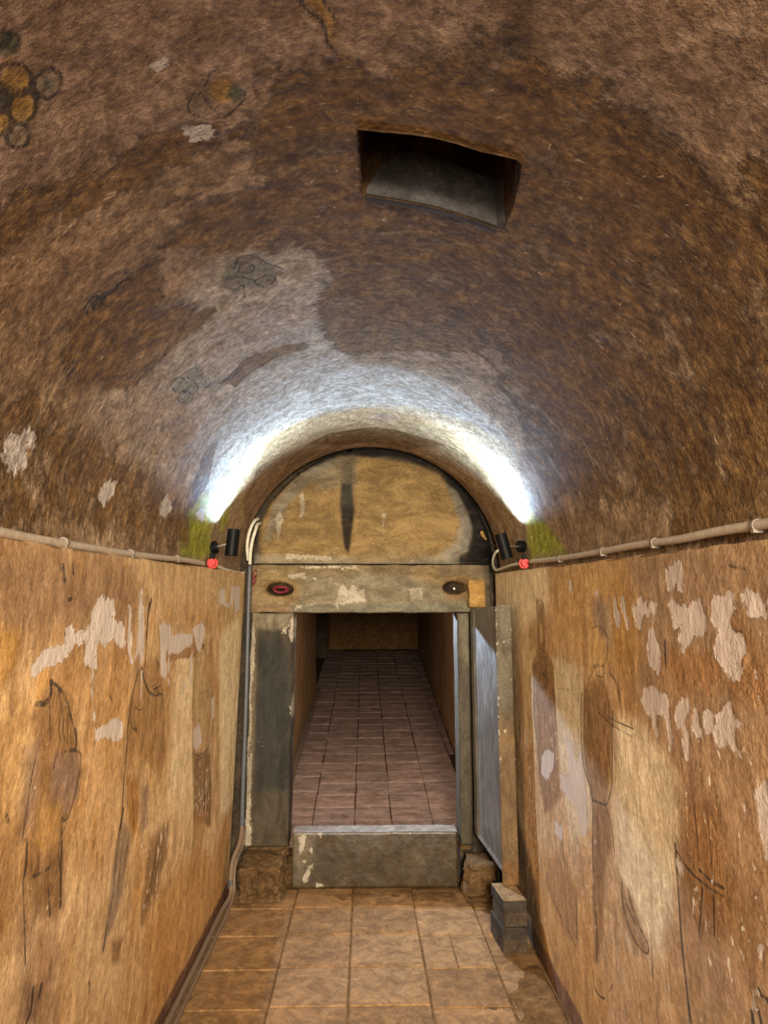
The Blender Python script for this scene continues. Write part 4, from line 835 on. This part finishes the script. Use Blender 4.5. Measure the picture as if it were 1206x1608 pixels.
# --- door leaf: hinged at the right jamb, free end towards the viewer, propped on bricks
HX, HY = .716, 4.655; EX, EY = .752, 3.945
dv = Vector((EX-HX, EY-HY, 0)); LL = dv.length; dv.normalize(); nv_ = Vector((-dv.y, dv.x, 0))      # nv_ points into the corridor wall side
if nv_.x < 0: nv_ = -nv_
ZB, ZT = -1.372, .122
def lxf(X, y, Z):     # X along the leaf from hinge, y depth into the leaf
    return HX+dv.x*X+nv_.x*y, HY+dv.y*X+nv_.y*y, Z
def lpx(x, y):
    # picture point onto the leaf face
    r = ray(x, y); k = (HX*dv.y-HY*dv.x)/(r.x*dv.y-r.y*dv.x); q = r*k
    return ((q.x-HX)*dv.x+(q.y-HY)*dv.y, q.z)
def pleaf(g):
    g.paint([(-.1, ZB-.1), (LL+.1, ZB-.1), (LL+.1, ZB+.05), (-.1, ZB+.05)], (.05, .04, .03), .7, .02, 'uv')
    g.paint([(-.1, ZB), (.10, ZB), (.10, ZT), (-.1, ZT)], (.13, .11, .075), .8, .01, 'uv')
    g.paint([(.1, ZB), (LL, ZB), (LL, ZB+.9), (.1, ZB+.8)], (.11, .10, .085), .6, .12, 'uv')
    for k in range(26):
        z = rng.uniform(ZB+.3, ZT); s = rng.uniform(.003, .010); g.white([(LL-.02-rng.rand()*.01, z), (LL-.002, z-s), (LL+.01, z+s*1.5), (LL-.012, z+2*s)], 'uv')
def dleaf(U, V):      # raised rim at hinge side, chamfer at the foot
    return .012*np.clip((U-.10)/.012, 0, 1)*np.clip((V-ZB-.075)/.01, 0, 1)+.05*np.clip(1-(V-ZB)/.07, 0, 1)
lf = slab('door_leaf', 0, LL, ZB, ZT, 0, .092, M['leaf'], pleaf, dleaf, .008, .0012, 561, xf=lxf, loc=(HX, HY, ZB), front=lpx, edge=.003)
tag(lf, 'tall polished grey stone door leaf standing open against the right wall', 'door')
# front end of the leaf: rougher brown-grey strip of the same stone
o_ = Vector((EX, EY, 0))
def exf(X, y, Z): return EX+nv_.x*X+(-dv.x)*y+dv.x*.012, EY+nv_.y*X+(-dv.y)*y+dv.y*.012, Z
def pend(g):
    g.paint([(-.1, ZB-.1), (.2, ZB-.1), (.2, ZB+.95), (-.1, ZB+.85)], (.17, .105, .05), .75, .12, 'uv')
    g.paint([(-.1, ZB-.1), (.2, ZB-.1), (.2, ZB+.13), (-.1, ZB+.12)], (.20, .10, .035), .7, .03, 'uv')
    g.paint([(-.1, ZT-.6), (.2, ZT-.6), (.2, ZT+.1), (-.1, ZT+.1)], (.135, .115, .08), .7, .1, 'uv')
    for k in range(40):
        z = rng.uniform(ZB+.4, ZT); s = rng.uniform(.002, .007); x = rng.choice([.0, rng.rand()*.09], p=[.7, .3]); g.white([(x-.004, z), (x+.003, z-s), (x+.007, z+s), (x, z+2*s)], 'uv')
en = slab('leaf_end', .001, .091, ZB+.002, ZT-.002, 0, .012, M['stone'], pend, None, .006, .0012, 571, xf=exf, loc=(EX, EY, ZB), edge=.002)
en.parent = lf; en.location = Vector(en.location)-Vector(lf.location)
# --- base blocks
def bl(name, c, amp, seed, label):
    bm = roughbox(c, amp, .022, seed, True); o = solid(name, bm, M['rough'], (sum(p[0] for p in c)/8, sum(p[1] for p in c)/8, FL)); return tag(o, label, 'stone')
zt = -1.432
bl('base_block', [(-.752, 4.44, FL), (-.480, 4.45, FL), (-.470, 4.80, FL), (-.775, 4.80, FL), (-.748, 4.425, zt), (-.492, 4.43, zt), (-.482, 4.80, zt+.048), (-.765, 4.80, zt+.048)], .060, 601, 'rough broken brown stone block under the left jamb')
bl('base_block', [(.612, 4.42, FL), (.80, 4.42, FL), (.80, 4.80, FL), (.625, 4.80, FL), (.632, 4.385, -1.424), (.80, 4.39, -1.424), (.80, 4.64, -1.41), (.64, 4.64, -1.41)], .050, 611, 'rough broken brown stone block beside threshold, under the door leaf')
bl('pivot_stone', [(.622, 4.66, -1.405), (.70, 4.66, -1.405), (.70, 4.85, -1.405), (.622, 4.85, -1.405), (.625, 4.665, -1.386), (.70, 4.665, -1.386), (.70, 4.85, -1.386), (.625, 4.85, -1.386)], .006, 617, 'small brown footing stone under the narrow right jamb')
# --- bricks under the leaf
zt = ZB-.002; z0 = FL+.012
hs = [(z0, z0+.064), (z0+.065, z0+.123), (z0+.124, z0+.193), (z0+.194, zt)]
br = [(.712, .838, 3.755, 4.02, 'lowest dark grey brick of the stack propping the door leaf'), (.708, .835, 3.745, 3.99, 'second brick from the floor in the stack under the door leaf'),
      (.722, .842, 3.75, 4.0, 'third brick from the floor in the stack under the door leaf'), (.716, .838, 3.738, 4.0, 'top brick of the stack, tan with dust, carrying the door leaf')]
for k, (x0, x1, y0, y1, lab) in enumerate(br):
    a, b = hs[k]; sk = .012
    o = solid('brick', hexa([(x0, y0, a), (x1, y0+sk*.6, a), (x1-.012, y1, a), (x0-.018, y1-sk, a), (x0, y0, b), (x1, y0+sk*.6, b), (x1-.012, y1, b), (x0-.018, y1-sk, b)], .006, 2), M['brick'] if k % 2 else M['pbrick'], ((x0+x1)/2, (y0+y1)/2, a))
    tag(o, lab, 'brick', 'bricks stacked under the door leaf')
    if k == 3:
        o.data.materials.append(M['bricktop'])
        for p in o.data.polygons:
            if p.normal.z > .9: p.material_index = 1
# --- ochre brick wedged on the leaf under the right end of the lintel, tied with wire
yb = solid('wedge_brick', roughbox([(.700, 4.575, .128), (.822, 4.59, .128), (.822, 4.66, .128), (.700, 4.66, .128), (.702, 4.58, .322), (.818, 4.595, .312), (.818, 4.66, .312), (.702, 4.66, .322)], .008, .012, 700), M['ybrick'], (.76, 4.62, .128))
tag(yb, 'ochre brick bound with black wire, wedged between door leaf and lintel', 'brick')
for z, dz in ((.232, .004), (.214, -.003), (.19, .02)):
    tube('binding_wire', [(.694, 4.64, z), (.696, 4.567, z+dz), (.76, 4.572, z-dz), (.826, 4.582, z+.006), (.83, 4.65, z)], .0022, M['wire'], 6, yb)
# --- coil of red cable in the left socket
pts = []
for k in range(64):
    a = k*.62; pts.append((-.565+(.045+.012*math.sin(k*1.7))*math.cos(a), 4.672-.012*math.sin(k*.9)+.010, .252+(.019+.008*math.sin(k*2.3))*math.sin(a)))
tag(tube('cable_coil', pts, .0036, M['wire_red'], 6), 'tangled dark red cable coil stuffed in the left lintel socket', 'cable')
pts = []
for k in range(26):
    a = k*.7; pts.append((-.742+.012*math.cos(a*.9), 4.652+.008*math.sin(a), .37-k*.0035+.02*math.sin(a)))
tag(tube('cable_coil', pts, .0036, M['wire_red'], 6), 'dark red cable loop hanging behind the grey upright conduit', 'cable')
# a white screw anchor in the right socket
tag(solid('wall_plug', cyl((.618, 4.70, .262), (.624, 4.755, .258), .008, 12), M['hose'], (.62, 4.70, .262)), 'tiny white plug inside the right lintel socket', 'plug')
# --- conduits along the wall tops
def clip(p, d, parent, r=.0125):
    d = Vector(d).normalized(); p = Vector(p)
    o = solid('clip', cyl(p-d*.006, p+d*.006, r+.0025, 16), M['clip'], tuple(p), parent)
    s = solid('saddle', hexa(boxp(p.x-.012, p.x+.012, p.y-.006, p.y+.006, p.z-.018, p.z-.008), .001), M['clip'], tuple(p-Vector((0, 0, .012))), parent)
pL = [aX(x, y, -.800) for x, y in ((-160, 806), (-60, 823), (0, 833), (60, 845), (100, 852), (160, 862), (205, 869), (262, 876), (300, 880), (326, 885))]
pL = [Vector((-.822 if q.y > 1 else -.822, q.y, q.z)) for q in pL]; pL = [Vector((-.822, .2, zs(.2)+.02))]+pL
cl = tube('conduit', pL, .0125, M['pipe'], 16); tag(cl, 'beige conduit pipe clipped along the top of the left wall', 'pipe')
for x, y in ((100, 852), (205, 869), (278, 877)):
    q = aX(x, y, -.822); clip((-.822, q.y, q.z), (0, 1, .05), cl)
pR = [aX(x, y, .888) for x, y in ((1360, 795), (1206, 822), (1130, 834), (1060, 848), (1000, 856), (940, 867), (880, 877), (834, 882))]
pR = [Vector((.905, q.y*.905/.888, q.z*.905/.888)) for q in pR]; pR = [Vector((.905, .2, zs(.2)+.02))]+pR
cr = tube('conduit', pR, .0125, M['pipe'], 16); tag(cr, 'beige conduit pipe clipped along the top of the right wall', 'pipe')
for x, y in ((1188, 825), (1028, 852), (947, 866), (880, 877)):
    q = aX(x, y, .905); clip((.905, q.y, q.z), (0, 1, .05), cr)
# red junction boxes
def jbox(p, s, label):
    t = empty('junction_box', p); tag(t, label, 'junction box', 'red junction boxes on the wall tops'); p = Vector(p)
    solid('body', cyl(p+Vector((0, -.02, 0)), p+Vector((0, .012, 0)), .021, 20), M['red'], tuple(p), t)
    solid('collar', cyl(p+Vector((0, .010, 0)), p+Vector((0, .022, 0)), .030, 24, bev=.002), M['red'], tuple(p+Vector((0, .016, 0))), t)
    solid('bracket', hexa(boxp(p.x-.012, p.x+.012, p.y-.012, p.y+.012, p.z+.018, p.z+.052), .002), M['black'], tuple(p+Vector((0, 0, .035))), t)
    return t
jL = Vector((-.812, 3.66, .338)); jR = Vector((.892, 3.77, .352))
jbox(jL, -1, 'red round junction box below the left spotlight'); jbox(jR, 1, 'red junction box below the right spotlight')
# thin flexible hoses beyond the boxes
tag(tube('hose', [jL+Vector((.0, .02, 0)), aY(345, 891, 3.85), aY(362, 897, 4.25), aY(378, 900, 4.5), aY(383, 899, 4.58)], .0095, M['hose'], 12, rib=.006), 'cream corrugated hose from the left red junction box to the wall corner', 'hose')
tag(tube('hose', [jR+Vector((0, .02, 0)), aY(806, 887, 4.05), aY(790, 892, 4.35), aY(779, 895, 4.52), aY(774, 886, 4.62), aY(775, 874, 4.63), aY(780, 866, 4.6), aY(787, 862, 4.60)], .0095, M['hose'], 12, rib=.006), 'cream corrugated hose curling up beside the arch from right junction box', 'hose')
# --- twin hoses and grey conduit in the left corner
tag(tube('hose', [aY(405, 815, 4.70), aY(401, 817, 4.66), aY(396, 824, 4.62), aY(391, 838, 4.61), aY(388, 858, 4.62), aY(390, 880, 4.64)], .0125, M['hose'], 14, rib=.007), 'left of two cream hoses dropping from the black hole by the arch', 'hose')
tag(tube('hose', [aY(408, 822, 4.70), aY(404, 824, 4.64), aY(401, 833, 4.60), aY(396, 850, 4.59), aY(393, 870, 4.60), aY(392.5, 889, 4.62)], .0125, M['hose'], 14, rib=.007), 'right of two cream hoses, running into the grey upright conduit', 'hose')
gc = [aY(392.5, 886, 4.62), aY(390, 960, 4.62), aY(386.5, 1100, 4.61), aY(381, 1260, 4.60), aY(380, 1300, 4.59), aY(376, 1325, 4.56), aY(366, 1350, 4.50), aY(362.5, 1375, 4.46), aY(362, 1405, 4.42)]
e1 = [Vector((q.x, q.y, q.z)) for q in gc]
end = [aZ(356, 1434, FL+.03), aZ(330, 1480, FL+.022), aZ(300, 1534, FL+.018), aZ(270, 1590, FL+.016)]
end = [Vector((-.812, q.y, q.z)) for q in end]+[Vector((-.812, 2.6, FL+.014)), Vector((-.812, 1.2, FL+.014))]
gco = tube('conduit', e1+end, .0145, M['brownpipe'], 14); gco.data.materials.append(M['greypipe'])
tag(gco, 'conduit dropping down the left corner, dark grey above and dusty brown along floor', 'pipe')
zc = aY(381, 1290, 4.6).z
for p in gco.data.polygons:
    if p.center.z+e1[0].z > zc: p.material_index = 1
for q in (aY(391, 927, 4.62), aY(380.5, 1290, 4.59), aY(362.3, 1388, 4.45)):
    solid('coupling', cyl(q-Vector((0, 0, .022)), q+Vector((0, 0, .022)), .0175, 18, bev=.001), M['greypipe'], tuple(q), gco)
c2 = [aY(384, 1300, 4.62), aY(380, 1330, 4.60), aY(371, 1352, 4.50), aY(367.5, 1375, 4.46), aY(367, 1405, 4.42)]+[Vector((-.778, q.y, q.z)) for q in (aZ(362, 1436, FL+.022), aZ(337, 1484, FL+.016), aZ(280, 1590, FL+.013))]+[Vector((-.778, 2.6, FL+.012)), Vector((-.778, 1.2, FL+.012))]
tag(tube('conduit', c2, .0105, M['brownpipe'], 12), 'thinner dusty brown conduit on the floor beside the left wall pipe', 'pipe')
# conduit at the foot of the ramp's left wall
tag(tube('conduit', [(-.705, 5.0, rz(5)+.02), (-.705, 5.4, rz(5.4)+.02), (-.695, 9, rz(9)+.02), (-.69, 10.5, rz(10.5)+.02)], .016, M['brownpipe'], 10), 'dusty pipe on the tiles at the foot of the ramp wall, outer one', 'pipe')
tag(tube('conduit', [(-.668, 5.0, rz(5)+.014), (-.668, 5.4, rz(5.4)+.014), (-.658, 9, rz(9)+.014), (-.655, 10.5, rz(10.5)+.014)], .010, M['brownpipe'], 10), 'thin dusty pipe on the ramp tiles, inner one nearer the middle', 'pipe')
# --- broken stone stub at the right haunch and dark rubble edge
tag(solid('stone_stub', roughbox([(.815, 4.64, .60), (.855, 4.65, .59), (.86, 4.695, .59), (.815, 4.695, .60), (.79, 4.64, .655), (.825, 4.65, .665), (.83, 4.695, .665), (.79, 4.695, .655)], .012, .014, 720), M['ybrick'], (.82, 4.67, .6)), 'small broken tan brick stub in the black soot at right haunch', 'stone')
# --- spotlights
def spotlight(base, mount, dirv, label, aim, power):
    base, mount = Vector(base), Vector(mount); d = Vector(dirv).normalized()
    t = empty('spotlight', base); tag(t, label, 'lamp', 'black spotlights at the vault foot')
    r = .0335; Lh = .145; a, b = base-d*Lh/2, base+d*Lh/2
    bm = cyl(a, b, r, 32, bev=.002)
    # hollow mouth
    top = max(bm.faces, key=lambda f: f.calc_center_median().dot(d)); rr = bmesh.ops.inset_region(bm, faces=[top], thickness=.004); rr = bmesh.ops.extrude_face_region(bm, geom=[top]); vs_ = [v for v in rr['geom'] if isinstance(v, bmesh.types.BMVert)]
    bmesh.ops.translate(bm, vec=-d*.012, verts=vs_); bmesh.ops.delete(bm, geom=[top], context='FACES_ONLY')
    solid('housing', bm, M['black'], tuple(base), t)
    solid('lens', cyl(b-d*.0115, b-d*.0065, r-.0055, 28), M['lens'], tuple(b-d*.009), t)
    x = d.orthogonal().normalized(); y = d.cross(x)
    tube('rim', [b+x*r*.93*math.cos(2*math.pi*k/20)+y*r*.93*math.sin(2*math.pi*k/20)+d*.001 for k in range(21)], .0016, M['glass'], 6, t)
    s = -1 if mount.x < 0 else 1
    tube('wire_bail', [b+Vector((-.022, 0, .0)), b+Vector((-s*.0, .0, .026)), b+Vector((.022, 0, 0))][::1], .0009, M['steel'], 5, t)
    solid('arm', cyl(base+(mount-base).normalized()*r*.9, mount, .0055, 14), M['steel'], tuple((base+mount)/2), t)
    nn = (mount-base).normalized()
    solid('mounting_plate', cyl(mount-nn*.004, mount+nn*.030, .034, 28, bev=.003), M['black'], tuple(mount), t)
    l = lamp('spotlight_beam', 'SPOT', tuple(b+d*.012), tuple(b+Vector(aim)), power, (.62, .80, 1), .014, 52, .85); l.parent = t; l.location = Vector(l.location)-base
    l = lamp('spotlight_halo', 'SPOT', tuple(b+d*.012), tuple(b+Vector((aim[0]*.5, aim[1]*2.2, 1))), power*2.1, (.42, .66, 1), .02, 150, 1.0); l.parent = t; l.location = Vector(l.location)-base
spotlight((-.715, 3.70, .453), (-.800, 3.705, .430), (.08, -.03, 1), 'black cylinder spotlight on the left, pointing straight up the vault', (.20, -.20, 1), 60)
spotlight((.785, 3.80, .450), (.878, 3.83, .452), (-.27, -.05, 1), 'black cylinder spotlight on the right, tilted towards the arch', (-.20, -.18, 1), 60)
for s, p in ((-1, jL), (1, jR)):
    pass
